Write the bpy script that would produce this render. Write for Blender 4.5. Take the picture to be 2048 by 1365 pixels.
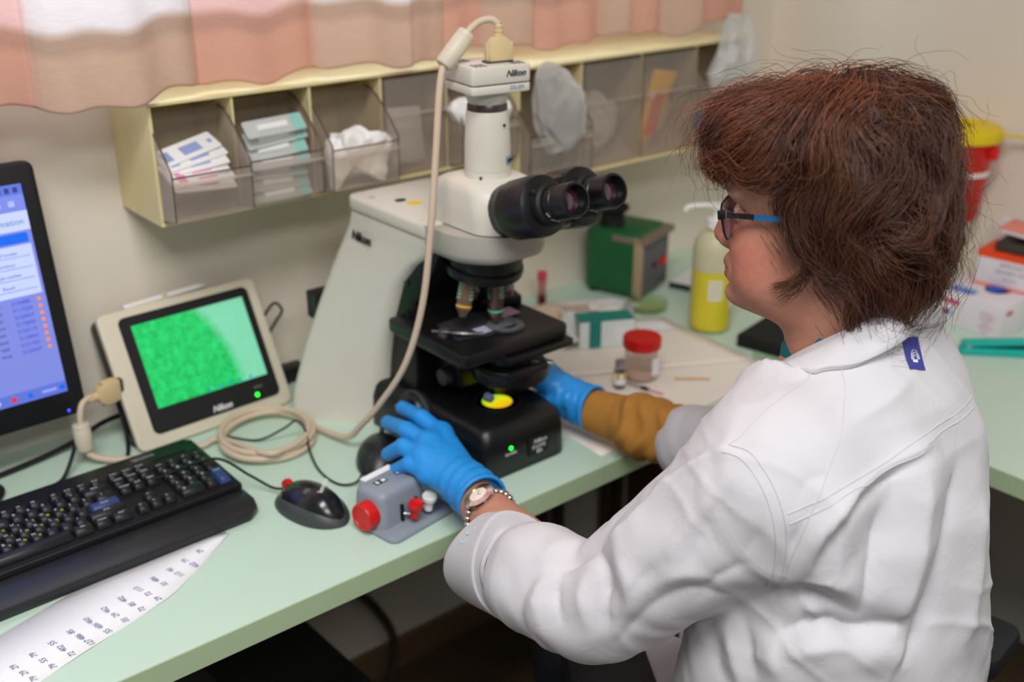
import bpy, bmesh, math, random
import numpy as np
from mathutils import Vector, Matrix, Euler

# ------------------------------------------------------------------ clear
for o in list(bpy.data.objects): bpy.data.objects.remove(o, do_unlink=True)
scene = bpy.context.scene
COL = scene.collection
random.seed(7); RNG = np.random.default_rng(7)

# ------------------------------------------------------------------ camera
PITCH, YAW = math.radians(23.2), math.radians(50.1)
_h = Vector((math.cos(YAW), math.sin(YAW), 0)); _r = Vector((math.sin(YAW), -math.cos(YAW), 0)); _u = Vector((0, 0, 1))
_f = _h*math.cos(PITCH) - _u*math.sin(PITCH); _c = _h*math.sin(PITCH) + _u*math.cos(PITCH)
cd = bpy.data.cameras.new('camera'); cam = bpy.data.objects.new('camera', cd); COL.objects.link(cam)
cam.matrix_world = Matrix(((_r.x, _c.x, -_f.x, 0), (_r.y, _c.y, -_f.y, 0), (_r.z, _c.z, -_f.z, 1.54), (0, 0, 0, 1)))
cd.sensor_width = 36; cd.lens = 2208*36/2048; cd.clip_start = .05
cd.dof.use_dof = True; cd.dof.focus_distance = 1.17; cd.dof.aperture_fstop = 3.0
scene.camera = cam

# ------------------------------------------------------------------ world, lamps, exposure
wd = bpy.data.worlds.new('daylight'); scene.world = wd; wd.use_nodes = True
bg = wd.node_tree.nodes['Background']; bg.inputs[0].default_value = (.86, .93, 1.0, 1); bg.inputs[1].default_value = .20
def area(name, loc, rot, sx, sy, power, col):
    l = bpy.data.lights.new(name, 'AREA'); l.shape = 'RECTANGLE'; l.size = sx; l.size_y = sy; l.energy = power; l.color = col
    o = bpy.data.objects.new(name, l); COL.objects.link(o); o.location = loc; o.rotation_euler = rot; return o
area('ceiling_lamp', (-.15, .05, 2.72), (0, 0, 0), 1.25, .6, 44, (1, .972, .945))
area('ceiling_lamp', (-.15, -1.15, 2.72), (0, 0, 0), 1.25, .6, 34, (1, .972, .945))
area('window_daylight', (.75, 2.1, 1.85), (math.radians(-90), 0, 0), 2.2, 1.2, 48, (.86, .93, 1))
vs = scene.view_settings
vs.view_transform = 'Standard'; vs.look = 'None'; vs.exposure = 0.0; vs.gamma = 1; vs.use_curve_mapping = False

# ------------------------------------------------------------------ materials
def lin(c):
    return tuple((x/255/12.92 if x/255 <= .04045 else ((x/255+.055)/1.055)**2.4) for x in c)
_M = {}
def M(name, col=(200, 200, 200), rough=.5, metal=0, var=.06, vscale=30, bump=0, bscale=200, emit=0, trans=0, spec=.5,
      sheen=0, sss=0, coat=0, clear=None, translucent=0, ior=1.45, attr=None, haze=.04):
    if name in _M: return _M[name]
    m = bpy.data.materials.new(name); m.use_nodes = True; nt = m.node_tree; N = nt.nodes; Lk = nt.links
    b = N['Principled BSDF']; out = N['Material Output']
    c = lin(col)
    b.inputs['Roughness'].default_value = rough; b.inputs['Metallic'].default_value = metal
    b.inputs['Specular IOR Level'].default_value = spec; b.inputs['IOR'].default_value = ior
    tc = N.new('ShaderNodeTexCoord')
    if var:
        nz = N.new('ShaderNodeTexNoise'); nz.inputs['Scale'].default_value = vscale; nz.inputs['Detail'].default_value = 3
        Lk.new(tc.outputs['Object'], nz.inputs['Vector'])
        mx = N.new('ShaderNodeMix'); mx.data_type = 'RGBA'
        mx.inputs[6].default_value = (*[max(0, x*(1-var)) for x in c], 1); mx.inputs[7].default_value = (*[min(1, x*(1+var)) for x in c], 1)
        Lk.new(nz.outputs['Fac'], mx.inputs[0]); csock = mx.outputs[2]; Lk.new(csock, b.inputs['Base Color'])
    else:
        csock = None; b.inputs['Base Color'].default_value = (*c, 1)
    if attr:
        at = N.new('ShaderNodeAttribute'); at.attribute_name = attr
        Lk.new(at.outputs['Color'], b.inputs['Base Color'])
    if bump:
        n2 = N.new('ShaderNodeTexNoise'); n2.inputs['Scale'].default_value = bscale; n2.inputs['Detail'].default_value = 4
        Lk.new(tc.outputs['Object'], n2.inputs['Vector'])
        bp = N.new('ShaderNodeBump'); bp.inputs['Strength'].default_value = bump; bp.inputs['Distance'].default_value = .002
        Lk.new(n2.outputs['Fac'], bp.inputs['Height']); Lk.new(bp.outputs[0], b.inputs['Normal'])
    if emit:
        b.inputs['Emission Color'].default_value = (*c, 1); b.inputs['Emission Strength'].default_value = emit
    if trans: b.inputs['Transmission Weight'].default_value = trans
    if sheen: b.inputs['Sheen Weight'].default_value = sheen
    if coat: b.inputs['Coat Weight'].default_value = coat; b.inputs['Coat Roughness'].default_value = .1
    if sss:
        b.inputs['Subsurface Weight'].default_value = sss; b.inputs['Subsurface Radius'].default_value = (.012, .005, .003); b.inputs['Subsurface Scale'].default_value = 1
    if clear is not None:       # thin clear plastic: tinted see-through sheet with a gloss
        tr = N.new('ShaderNodeBsdfTransparent'); tr.inputs[0].default_value = (*lin(clear), 1)
        ms = N.new('ShaderNodeMixShader'); fr = N.new('ShaderNodeMath'); fr.operation = 'POWER'; fr.inputs[1].default_value = 4
        lw = N.new('ShaderNodeLayerWeight'); lw.inputs[0].default_value = .5; Lk.new(lw.outputs['Facing'], fr.inputs[0])
        ad = N.new('ShaderNodeMath'); ad.operation = 'ADD'; ad.inputs[1].default_value = haze
        Lk.new(fr.outputs[0], ad.inputs[0]); Lk.new(ad.outputs[0], ms.inputs[0]); Lk.new(tr.outputs[0], ms.inputs[1]); Lk.new(b.outputs[0], ms.inputs[2])
        Lk.new(ms.outputs[0], out.inputs[0])
    if translucent:
        tl = N.new('ShaderNodeBsdfTranslucent')
        if csock: Lk.new(csock, tl.inputs[0])
        else: tl.inputs[0].default_value = (*c, 1)
        ms = N.new('ShaderNodeMixShader'); ms.inputs[0].default_value = translucent
        Lk.new(b.outputs[0], ms.inputs[1]); Lk.new(tl.outputs[0], ms.inputs[2]); Lk.new(ms.outputs[0], out.inputs[0])
    _M[name] = m; return m

# ------------------------------------------------------------------ object helpers
def tag(o, label=None, cat=None, group=None, kind=None):
    if label: o['label'] = label
    if cat: o['category'] = cat
    if group: o['group'] = group
    if kind: o['kind'] = kind
    return o
def thing(name, label, cat, loc=(0, 0, 0), rz=0, group=None):
    o = bpy.data.objects.new(name, None); o.empty_display_size = .02; COL.objects.link(o)
    o.location = loc; o.rotation_euler = (0, 0, rz); return tag(o, label, cat, group)
def smooth(me, ang=40):
    me.polygons.foreach_set('use_smooth', [True]*len(me.polygons))
    try: me.set_sharp_from_angle(angle=math.radians(ang))
    except Exception: pass
def link(name, me, mat, parent=None, loc=(0, 0, 0), rot=(0, 0, 0), ang=40):
    smooth(me, ang)
    o = bpy.data.objects.new(name, me); COL.objects.link(o)
    if mat: me.materials.append(mat)
    if parent: o.parent = parent
    o.location = loc; o.rotation_euler = rot; return o
def from_bm(name, bm, mat, parent=None, loc=(0, 0, 0), rot=(0, 0, 0), ang=40):
    bmesh.ops.recalc_face_normals(bm, faces=bm.faces)
    me = bpy.data.meshes.new(name); bm.to_mesh(me); bm.free(); return link(name, me, mat, parent, loc, rot, ang)
def bevel(bm, w, seg=2, ang=30):
    if w <= 0: return
    es = [e for e in bm.edges if len(e.link_faces) == 2 and e.calc_face_angle(0) > math.radians(ang)]
    bmesh.ops.bevel(bm, geom=es, offset=w, segments=seg, profile=.5, affect='EDGES', clamp_overlap=True)
def box(name, size, loc, mat, parent=None, bev=.002, rot=(0, 0, 0), seg=2, taper=None):
    bm = bmesh.new(); bmesh.ops.create_cube(bm, size=1)
    for v in bm.verts:
        k = 1
        if taper and v.co.z > 0: v.co.x *= taper[0]; v.co.y *= taper[1]
        v.co = Vector((v.co.x*size[0], v.co.y*size[1], v.co.z*size[2]))
    bevel(bm, bev, seg); return from_bm(name, bm, mat, parent, loc, rot)
def boxes(name, lst, mat, parent=None, bev=0, loc=(0, 0, 0), rot=(0, 0, 0)):
    """several touching boxes of ONE part: (x0,x1,y0,y1,z0,z1)"""
    bm = bmesh.new()
    for a in lst:
        r = bmesh.ops.create_cube(bm, size=1)
        for v in r['verts']:
            v.co = Vector(((a[0]+a[1])/2+v.co.x*(a[1]-a[0]), (a[2]+a[3])/2+v.co.y*(a[3]-a[2]), (a[4]+a[5])/2+v.co.z*(a[5]-a[4])))
    bevel(bm, bev); return from_bm(name, bm, mat, parent, loc, rot)
def prism(name, poly, z0, z1, mat, parent=None, bev=0, seg=2, loc=(0, 0, 0), rot=(0, 0, 0), mtx=None, top=1.0, ang=40):
    """polygon (x,y) extruded z0..z1"""
    bm = bmesh.new(); cx = sum(p[0] for p in poly)/len(poly); cy = sum(p[1] for p in poly)/len(poly)
    a = [bm.verts.new((p[0], p[1], z0)) for p in poly]; b = [bm.verts.new((cx+(p[0]-cx)*top, cy+(p[1]-cy)*top, z1)) for p in poly]
    bm.faces.new(a[::-1]); bm.faces.new(b); n = len(poly)
    for i in range(n): bm.faces.new((a[i], a[(i+1) % n], b[(i+1) % n], b[i]))
    if bev:
        bmesh.ops.recalc_face_normals(bm, faces=bm.faces); bevel(bm, bev, seg, 35)
    if mtx is not None: bmesh.ops.transform(bm, matrix=mtx, verts=bm.verts)
    return from_bm(name, bm, mat, parent, loc, rot, ang)
# plane maps for prism: polygon axes -> local axes
YZ = Matrix(((0, 0, 1, 0), (1, 0, 0, 0), (0, 1, 0, 0), (0, 0, 0, 1)))    # (y,z) polygon, extruded along x
XZ = Matrix(((1, 0, 0, 0), (0, 0, 1, 0), (0, 1, 0, 0), (0, 0, 0, 1)))    # (x,z) polygon, extruded along y
def rrect(w, h, r, n=5, cx=0, cy=0):
    p = []
    for sx, sy, a0 in ((1, 1, 0), (-1, 1, 90), (-1, -1, 180), (1, -1, 270)):
        for i in range(n+1):
            a = math.radians(a0+90*i/n); p.append((cx+sx*(w/2-r)+r*math.cos(a), cy+sy*(h/2-r)+r*math.sin(a)))
    return p
def ring(rx, ry=None, n=28, cx=0, cy=0):
    ry = rx if ry is None else ry
    return [(cx+rx*math.cos(2*math.pi*i/n), cy+ry*math.sin(2*math.pi*i/n)) for i in range(n)]
def loft(name, rings, mat, parent=None, cap=True, loc=(0, 0, 0), rot=(0, 0, 0), ang=50, sub=0, closed=True):
    bm = bmesh.new(); vs_ = [[bm.verts.new(p) for p in r] for r in rings]; n = len(rings[0])
    for i in range(len(rings)-1):
        for j in range(n if closed else n-1):
            k = (j+1) % n; bm.faces.new((vs_[i][j], vs_[i][k], vs_[i+1][k], vs_[i+1][j]))
    if cap: bm.faces.new(vs_[0][::-1]); bm.faces.new(vs_[-1])
    o = from_bm(name, bm, mat, parent, loc, rot, ang)
    if sub: s = o.modifiers.new('s', 'SUBSURF'); s.levels = sub; s.render_levels = sub
    return o
def lathe(name, prof, mat, parent=None, loc=(0, 0, 0), rot=(0, 0, 0), seg=32, ang=35, sx=1, sy=1):
    """profile (r,z) spun round z; ends on the axis close"""
    bm = bmesh.new(); rows = []
    for r, z in prof:
        if r < 1e-6: rows.append([bm.verts.new((0, 0, z))])
        else: rows.append([bm.verts.new((sx*r*math.cos(2*math.pi*i/seg), sy*r*math.sin(2*math.pi*i/seg), z)) for i in range(seg)])
    for a, b in zip(rows, rows[1:]):
        for i in range(seg):
            j = (i+1) % seg
            if len(a) == 1 and len(b) == 1: break
            if len(a) == 1: bm.faces.new((a[0], b[j], b[i]))
            elif len(b) == 1: bm.faces.new((a[i], a[j], b[0]))
            else: bm.faces.new((a[i], a[j], b[j], b[i]))
    return from_bm(name, bm, mat, parent, loc, rot, ang)
def catmull(pts, per=8):
    P = [Vector(p) for p in pts]; P = [P[0]*2-P[1]]+P+[P[-1]*2-P[-2]]; out = []
    for i in range(1, len(P)-2):
        for k in range(per):
            t = k/per; a, b, c, d = P[i-1:i+3]
            out.append(.5*((2*b)+(c-a)*t+(2*a-5*b+4*c-d)*t*t+(3*b-a-3*c+d)*t**3))
    out.append(P[-2]); return out
def sweep(bm, path, r, n=8, cap=True):
    rows = []; nrm = None
    for i, p in enumerate(path):
        t = (path[min(i+1, len(path)-1)]-path[max(i-1, 0)]).normalized()
        if nrm is None: nrm = t.orthogonal().normalized()
        nrm = (nrm-t*nrm.dot(t)).normalized(); b = t.cross(nrm); rr = r(i/(len(path)-1)) if callable(r) else r
        rows.append([bm.verts.new(p+(nrm*math.cos(2*math.pi*k/n)+b*math.sin(2*math.pi*k/n))*rr) for k in range(n)])
    for a, b in zip(rows, rows[1:]):
        for k in range(n): bm.faces.new((a[k], a[(k+1) % n], b[(k+1) % n], b[k]))
    if cap: bm.faces.new(rows[0][::-1]); bm.faces.new(rows[-1])
def tube(name, pts, r, mat, parent=None, n=8, per=8, loc=(0, 0, 0), rot=(0, 0, 0), straight=False):
    bm = bmesh.new(); sweep(bm, [Vector(p) for p in pts] if straight else catmull(pts, per), r, n); return from_bm(name, bm, mat, parent, loc, rot)
def text(name, body, size, mat, parent, loc, rot=(0, 0, 0), ext=.0003, align='CENTER', sx=1, shear=0, bold=0):
    cu = bpy.data.curves.new(name, 'FONT'); cu.body = body; cu.size = size; cu.align_x = align; cu.align_y = 'CENTER'; cu.extrude = ext; cu.shear = shear; cu.offset = bold
    cu.resolution_u = 2
    t = bpy.data.objects.new('tmp', cu); me = bpy.data.meshes.new_from_object(t); me.name = name
    bpy.data.objects.remove(t); bpy.data.curves.remove(cu)
    if sx != 1: me.transform(Matrix.Diagonal((sx, 1, 1, 1)))
    return link(name, me, mat, parent, loc, rot)
def dup(o, parent=None, loc=None, rot=None):
    c = o.copy(); COL.objects.link(c)
    if parent is not None: c.parent = parent
    if loc is not None: c.location = loc
    if rot is not None: c.rotation_euler = rot
    for ch in list(o.children): dup(ch, c)
    return c
def R(*d): return tuple(math.radians(x) for x in d)
DZ = .74

# ------------------------------------------------------------------ setting
WY, WX = 1.588, 2.09
m_wall = M('wall_paint', (230, 220, 205), .75, var=.03, vscale=3, bump=.12, bscale=120)
m_floor = M('floor_lino', (96, 78, 58), .55, var=.2, vscale=14)
def struct(o): o['kind'] = 'structure'; return o
# back wall with the window opening behind the curtain
WIN = (-.35, 1.72, 1.34, 2.35)
struct(boxes('wall_back', [(-1.6, WX+.12, WY, WY+.12, 0, WIN[2]), (-1.6, WX+.12, WY, WY+.12, WIN[3], 2.75), (-1.6, WIN[0], WY, WY+.12, WIN[2], WIN[3]), (WIN[1], WX+.12, WY, WY+.12, WIN[2], WIN[3])], m_wall))
struct(boxes('wall_right', [(WX, WX+.12, -1.6, WY, 0, 2.75)], m_wall))
struct(boxes('floor', [(-1.6, WX+.12, -1.6, WY+.12, -.05, 0)], m_floor))
m_frame = M('window_white', (225, 225, 220), .4)
fr = struct(boxes('window_1', [(WIN[0], WIN[1], WY+.04, WY+.09, WIN[2], WIN[2]+.05), (WIN[0], WIN[1], WY+.04, WY+.09, WIN[3]-.05, WIN[3]), (WIN[0], WIN[0]+.05, WY+.04, WY+.09, WIN[2], WIN[3]), (WIN[1]-.05, WIN[1], WY+.04, WY+.09, WIN[2], WIN[3]), (.66, .71, WY+.04, WY+.09, WIN[2], WIN[3])], m_frame))
m_glass = M('window_glass', (240, 245, 245), .03, var=0, clear=(245, 250, 250))
for a, b in ((WIN[0]+.05, .66), (.71, WIN[1]-.05)):
    boxes('pane', [(a, b, WY+.06, WY+.066, WIN[2]+.05, WIN[3]-.05)], m_glass, fr)
struct(boxes('baseboard_back', [(-1.6, WX, WY-.012, WY, 0, .07)], M('baseboard', (120, 96, 70), .5)))

# ------------------------------------------------------------------ worktop
m_top = M('green_laminate', (193, 217, 200), .38, var=.025, vscale=5)
m_edge = M('green_edge', (172, 194, 156), .45, var=.04, vscale=8)
FY, FX = .993, 1.435
dk = thing('corner_desk', 'long pale green laminate corner desk running along both walls', 'desk', (0, 0, 0))
prism('worktop', [(-.9, FY), (FX, FY), (FX, -.9), (WX-.001, -.9), (WX-.001, WY-.001), (-.9, WY-.001)], DZ-.031, DZ, m_top, dk)
boxes('edge_strip', [(-.9, FX, FY-.0015, FY, DZ-.031, DZ-.0008)], m_edge, dk)
boxes('edge_strip', [(FX-.0015, FX, -.9, FY-.0015, DZ-.031, DZ-.0008)], m_edge, dk)
boxes('support_panel', [(-.9, -.87, FY+.03, WY, 0, DZ-.031)], m_edge, dk)
boxes('support_panel', [(FX+.05, WX, -.9, -.87, 0, DZ-.031)], m_edge, dk)
boxes('support_panel', [(FX+.25, FX+.28, FY-.1, WY, 0, DZ-.031)], M('brown_board', (92, 72, 52), .6), dk)
# ------------------------------------------------------------------ curtain
def make_curtain():
    m = bpy.data.materials.new('checked_cloth'); m.use_nodes = True; nt = m.node_tree; N = nt.nodes; L = nt.links
    b = N['Principled BSDF']; b.inputs['Roughness'].default_value = .9; b.inputs['Specular IOR Level'].default_value = .1
    at = N.new('ShaderNodeAttribute'); at.attribute_name = 'check'
    tc = N.new('ShaderNodeTexCoord')
    w1 = N.new('ShaderNodeTexNoise'); w1.inputs['Scale'].default_value = 60; w1.inputs['Detail'].default_value = 5
    mp = N.new('ShaderNodeMapping'); mp.inputs['Scale'].default_value = (1, 1, 14); L.new(tc.outputs['Object'], mp.inputs[0]); L.new(mp.outputs[0], w1.inputs['Vector'])
    mx = N.new('ShaderNodeMix'); mx.data_type = 'RGBA'; mx.blend_type = 'MULTIPLY'; mx.inputs[0].default_value = .22
    L.new(at.outputs['Color'], mx.inputs[6]); L.new(w1.outputs['Fac'], mx.inputs[7])
    br = N.new('ShaderNodeMix'); br.data_type = 'RGBA'; br.blend_type = 'MULTIPLY'; br.inputs[0].default_value = 1; br.inputs[7].default_value = (1.12, 1.12, 1.12, 1)
    L.new(mx.outputs[2], br.inputs[6]); L.new(br.outputs[2], b.inputs['Base Color'])
    tl = N.new('ShaderNodeBsdfTranslucent'); L.new(br.outputs[2], tl.inputs[0])
    ms = N.new('ShaderNodeMixShader'); ms.inputs[0].default_value = .45
    L.new(b.outputs[0], ms.inputs[1]); L.new(tl.outputs[0], ms.inputs[2]); L.new(ms.outputs[0], N['Material Output'].inputs[0])
    bp = N.new('ShaderNodeBump'); bp.inputs['Strength'].default_value = .25; bp.inputs['Distance'].default_value = .001; L.new(w1.outputs['Fac'], bp.inputs['Height']); L.new(bp.outputs[0], b.inputs['Normal'])
    x0, x1, nx, nz = .02, 1.80, 420, 60
    # folds: the cloth steps from one shallow pleat to the next
    cuts = [.02, .20, .30, .44, .656, .847, 1.08, 1.163, 1.259, 1.403, 1.473, 1.559, 1.68, 1.80]
    cols = 'BABABABABABAB'
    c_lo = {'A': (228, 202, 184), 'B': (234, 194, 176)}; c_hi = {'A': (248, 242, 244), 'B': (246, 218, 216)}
    V = []; C = []
    for j in range(nz+1):
        for i in range(nx+1):
            x = x0+(x1-x0)*i/nx; k = max(q for q in range(len(cuts)-1) if cuts[q] <= x+1e-9); t = (x-cuts[k])/(cuts[k+1]-cuts[k])
            wob = .5+.5*math.sin(k*2.3+1)
            hem = 1.264+.006*math.sin(x*23)+.004*math.sin(x*61+2)-.010*math.sin(math.pi*t)*wob*(1 if x < .85 else .4)
            z = hem+(2.42-hem)*(j/nz)**1.35
            amp = .034*(1 if x < 1.0 else .7)
            y = 1.462-amp*(abs(math.sin(math.pi*min(1, t*1.02)))**.7)*(1 if k % 2 else .45)+(.004 if k % 2 else .014)-.0055*math.sin(x*70+z*5)*(.4+.6*wob)
            if x > 1.2: y -= .03*(min(1, (x-1.2)/.1))
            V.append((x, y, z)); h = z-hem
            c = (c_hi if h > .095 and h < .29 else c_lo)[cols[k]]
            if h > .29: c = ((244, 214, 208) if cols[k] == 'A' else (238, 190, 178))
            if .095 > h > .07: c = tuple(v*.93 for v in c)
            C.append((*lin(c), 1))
    F = [(j*(nx+1)+i, j*(nx+1)+i+1, (j+1)*(nx+1)+i+1, (j+1)*(nx+1)+i) for j in range(nz) for i in range(nx)]
    me = bpy.data.meshes.new('curtain'); me.from_pydata(V, [], F)
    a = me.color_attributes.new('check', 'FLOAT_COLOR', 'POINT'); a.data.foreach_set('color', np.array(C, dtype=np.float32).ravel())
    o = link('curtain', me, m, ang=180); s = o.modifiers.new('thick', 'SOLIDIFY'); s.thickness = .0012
    tag(o, 'pink, tan and white checked curtain hanging over the window', 'curtain'); return o
make_curtain()
rod = tube('curtain_rod', [(-.2, 1.455, 2.43), (1.98, 1.455, 2.43)], .012, M('rod_white', (225, 220, 210), .4), straight=True); tag(rod, 'white rod along the top of the checked curtain', 'curtain rod')

# ------------------------------------------------------------------ tilt-bin organisers
m_cream = M('cream_plastic', (226, 211, 160), .4, var=.03)
m_bin = M('smoky_clear', (214, 204, 196), .15, var=0, clear=(250, 247, 244), haze=.16)
m_bin2 = M('smoky_clear_rim', (112, 98, 88), .2, var=0, clear=(150, 138, 128), haze=.55)
def organiser(label, x0, w, n, yf, z0, h, t=.005):
    o = thing('tilt_bin_organiser', label, 'organiser', (x0, yf, z0)); d = WY-yf
    boxes('back_panel', [(0, w, d-.004, d, 0, h)], m_cream, o)
    boxes('top_panel', [(0, w, 0, d-.004, h-t, h)], m_cream, o, .001); boxes('bottom_panel', [(0, w, 0, d-.004, 0, t)], m_cream, o, .001)
    boxes('end_panel', [(0, t, 0, d-.004, t, h-t)], m_cream, o); boxes('end_panel', [(w-t, w, 0, d-.004, t, h-t)], m_cream, o)
    for k in range(1, n): boxes('divider', [(k*w/n-.0018, k*w/n+.0018, .004, d-.004, t, h-t)], m_cream, o)
    return o
def tilt_bin(par, w, h, x, open_, d):
    """bin profile in (y out of the front = negative, z); pivot on the front bottom edge"""
    b = bpy.data.objects.new('tilt_bin', None); COL.objects.link(b); b.parent = par; b.location = (x, 0, .006); b.empty_display_size = .01
    k = h/.172
    if open_:   # tipped forward: bottom facet, upright front with a lip, curved side top, back wall inside
        s = open_
        fb, ft = (-.043*s*k, .010*k), (-.046*s*k, .072*k)
        arc = [(-.046*s*k+.090*k*u, .078*k+.066*k*math.sin(u*math.pi/2)) for u in (0, .15, .35, .6, .8, 1)]
        back = (.060*k, .045*k)
        prof = [(.004, .002), fb, ft]+arc+[back]
    else:
        fb, ft = (.002, .004), (.002, h-.016)
        arc = [(.02, h-.014), (.06*k, h-.014)]; back = (.075*k, .05*k)
        prof = [(.004, .002), fb, ft]+arc+[back]
    for sx in (-1, 1):
        prism('side_wall', prof, sx*(w/2-.004)-.0008, sx*(w/2-.004)+.0008, m_bin, b, mtx=YZ)
    hw = w/2-.005
    def sheet(nm, p, q, mat=m_bin, th=.0012):
        a = Vector((0, p[0], p[1])); c = Vector((0, q[0], q[1])); dv = (c-a); L_ = dv.length; ang = math.atan2(dv.z, dv.y)
        boxes(nm, [(-hw, hw, 0, L_, -th/2, th/2)], mat, b, loc=a, rot=(ang, 0, 0))
    sheet('bottom_facet', (.004, .002), fb); sheet('front_wall', fb, ft); sheet('back_wall', back, arc[-1]); sheet('floor_facet', (.004, .002), back)
    # rims and the grip ledge
    tube('rim', [(-hw, ft[0], ft[1]), (hw, ft[0], ft[1])], .0013, m_bin2, b, straight=True, n=6)
    for sx in (-1, 1):
        tube('rim', [(sx*(w/2-.004), p[0], p[1]) for p in [ft]+arc], .0012, m_bin2, b, straight=True, n=6)
        tube('rim', [(sx*(w/2-.004), p[0], p[1]) for p in [(.004, .002), fb, ft]], .0010, m_bin2, b, straight=True, n=6)
    zl = fb[1]+(ft[1]-fb[1])*(.62 if not open_ else .82)
    boxes('grip_ledge', [(-hw, hw, fb[0]-.010, fb[0], zl-.001, zl+.001)], m_bin, b)
    return b
SL = organiser('cream wall organiser of five smaller tilt bins on the left', .574, .625, 5, 1.448, 1.078, .172)
for k, op in enumerate((1.0, .62, 1.0, 0, .8)): tilt_bin(SL, .125, .172, .0625+.125*k, op, .14)
SR = organiser('cream wall organiser of four taller tilt bins on the right', 1.2, .60, 4, 1.420, 1.03, .205)
for k, op in enumerate((.55, 0, 0, .9)): tilt_bin(SR, .15, .205, .075+.15*k, op, .168)

# contents of the bins
m_paper = M('packet_white', (240, 238, 238), .6, var=.03); m_bl = M('packet_blue_print', (150, 165, 215), .6); m_pk = M('packet_pink_print', (235, 150, 185), .6)
m_clr = M('packet_clear', (232, 236, 234), .3, var=0, clear=(240, 243, 242), haze=.5); m_tealp = M('packet_teal', (140, 200, 190), .5)
m_gauze = M('gauze_white', (244, 242, 240), .9, var=.05, vscale=80, bump=.4, bscale=300)
def packet(loc, rot, col, ln=.085, wd=.026, kind='paper', lab='', group=''):
    t = thing('swab_packet' if kind == 'paper' else 'wrapped_syringe', lab, 'packet', loc, 0, group); t.rotation_euler = rot
    prism('sleeve', rrect(ln, wd, .003, 3), -.0018, .0018, m_paper if kind == 'paper' else m_clr, t, bev=.0007)
    if kind == 'paper':
        boxes('print_panel', [(-ln*.1, ln*.22, -wd*.28, wd*.22, .0018, .0021)], col, t)
        boxes('print_panel', [(-ln*.42, -ln*.28, -wd*.3, wd*.25, .0018, .0021)], col, t); boxes('print_mark', [(ln*.36, ln*.43, -wd*.12, wd*.1, .0018, .0021)], col, t)
    else:
        tube('syringe_barrel', [(-ln*.3, 0, 0), (ln*.2, 0, 0)], wd*.2, m_paper, t, straight=True)
        boxes('end_flap', [(ln*.3, ln*.47, -wd*.45, wd*.45, .0018, .0022)], col, t)
    return t
PX = .574+.0625
places = ['topmost', 'second from the top', 'third from the top', 'fourth from the top', 'fifth from the top', 'lowest']
for i in range(6):
    packet((PX-.006+.003*math.sin(i*2.1), 1.448-.018+.007*i-.005, 1.078+.058+.0075*i+.004), R(38-2*i, 6-3*i, 8+3*math.sin(i*1.7)), m_pk if i < 3 else m_bl, .098, .034, 'paper',
           'white %s printed swab packet, %s in the leftmost tilt bin' % ('pink' if i < 3 else 'blue', places[5-i]), 'swab packets in the leftmost bin')
PX = .574+.1875
for i in range(7):
    packet((PX-.002+.003*math.sin(i*3), 1.448-.006+.004*(i % 3), 1.078+.020+.0165*i), R(52+6*math.sin(i*2), 4*math.sin(i), 3*math.sin(i*1.3)), m_tealp, .098, .028, 'clear',
           'clear wrapped syringe with teal end, number %s from the bottom in second bin' % ['one', 'two', 'three', 'four', 'five', 'six', 'seven'][i], 'wrapped syringes in the second bin')
def crumple(name, lab, cat, loc, s, mat, seed, spikes=.5, group=None):
    rr = np.random.default_rng(seed); bm = bmesh.new(); bmesh.ops.create_icosphere(bm, subdivisions=3, radius=1)
    ax = rr.normal(size=(14, 3)); ax /= np.linalg.norm(ax, axis=1)[:, None]; am = rr.uniform(-.35, spikes, 14)
    for v in bm.verts:
        p = np.array(v.co); d = ax@p; v.co *= 1+float(np.sum(am*np.exp((d-1)*14)))+.07*math.sin(p[0]*9+p[1]*7)+.06*math.sin(p[2]*13+p[0]*11)+.05*abs(math.sin(p[1]*17+p[2]*8))
        v.co = Vector((v.co.x*s[0], v.co.y*s[1], v.co.z*s[2]))
    o = from_bm(name, bm, mat, None, loc, ang=12); tag(o, lab, cat, group); return o
# bin 3: white wrapped pads; bin 4, 5: gauze, sachets
for i, (dx, dy, dz, sc) in enumerate(((-.03, -.014, .055, .024), (.004, -.012, .065, .030), (.034, -.014, .052, .022), (.01, .015, .05, .03))):
    crumple('gauze_pad', ['crumpled white gauze pad at the left end of the third bin', 'tall crumpled white gauze pad peaking over the third bin', 'small crumpled white gauze pad at right of third bin', 'crumpled white gauze pad at the back of the third bin'][i], 'gauze pad', (.574+.3125+dx, 1.448+dy, 1.078+dz), (sc, sc*.7, sc*1.1), m_gauze, 20+i, .8, 'gauze pads in the third bin')
box('flat_sachet', (.07, .012, .09), (.574+.4375, 1.448+.035, 1.078+.062), M('sachet_grey', (196, 190, 186), .5), None, .003, R(-12, 4, 3)); tag(bpy.data.objects['flat_sachet'], 'grey flat sachet standing in the closed fourth bin', 'sachet')
for i, (dx, dz, sc) in enumerate(((-.02, .085, .03), (.022, .075, .027))):
    crumple('gauze_roll', ['crumpled white gauze heaped left in the bin behind the camera tube', 'crumpled white gauze spilling right in the bin behind the camera tube'][i], 'gauze', (.574+.5625+dx, 1.448-.018, 1.078+dz), (sc, sc*.75, sc*1.15), m_gauze, 40+i, .9, 'gauze in the fifth bin')
box('green_sachet', (.06, .01, .05), (.574+.5625+.01, 1.448-.012, 1.078+.036), M('sachet_green', (150, 185, 140), .5), None, .003, R(-8, 2, 0)); tag(bpy.data.objects['green_sachet'], 'pale green sachet low in the bin behind the camera tube', 'sachet')
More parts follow.
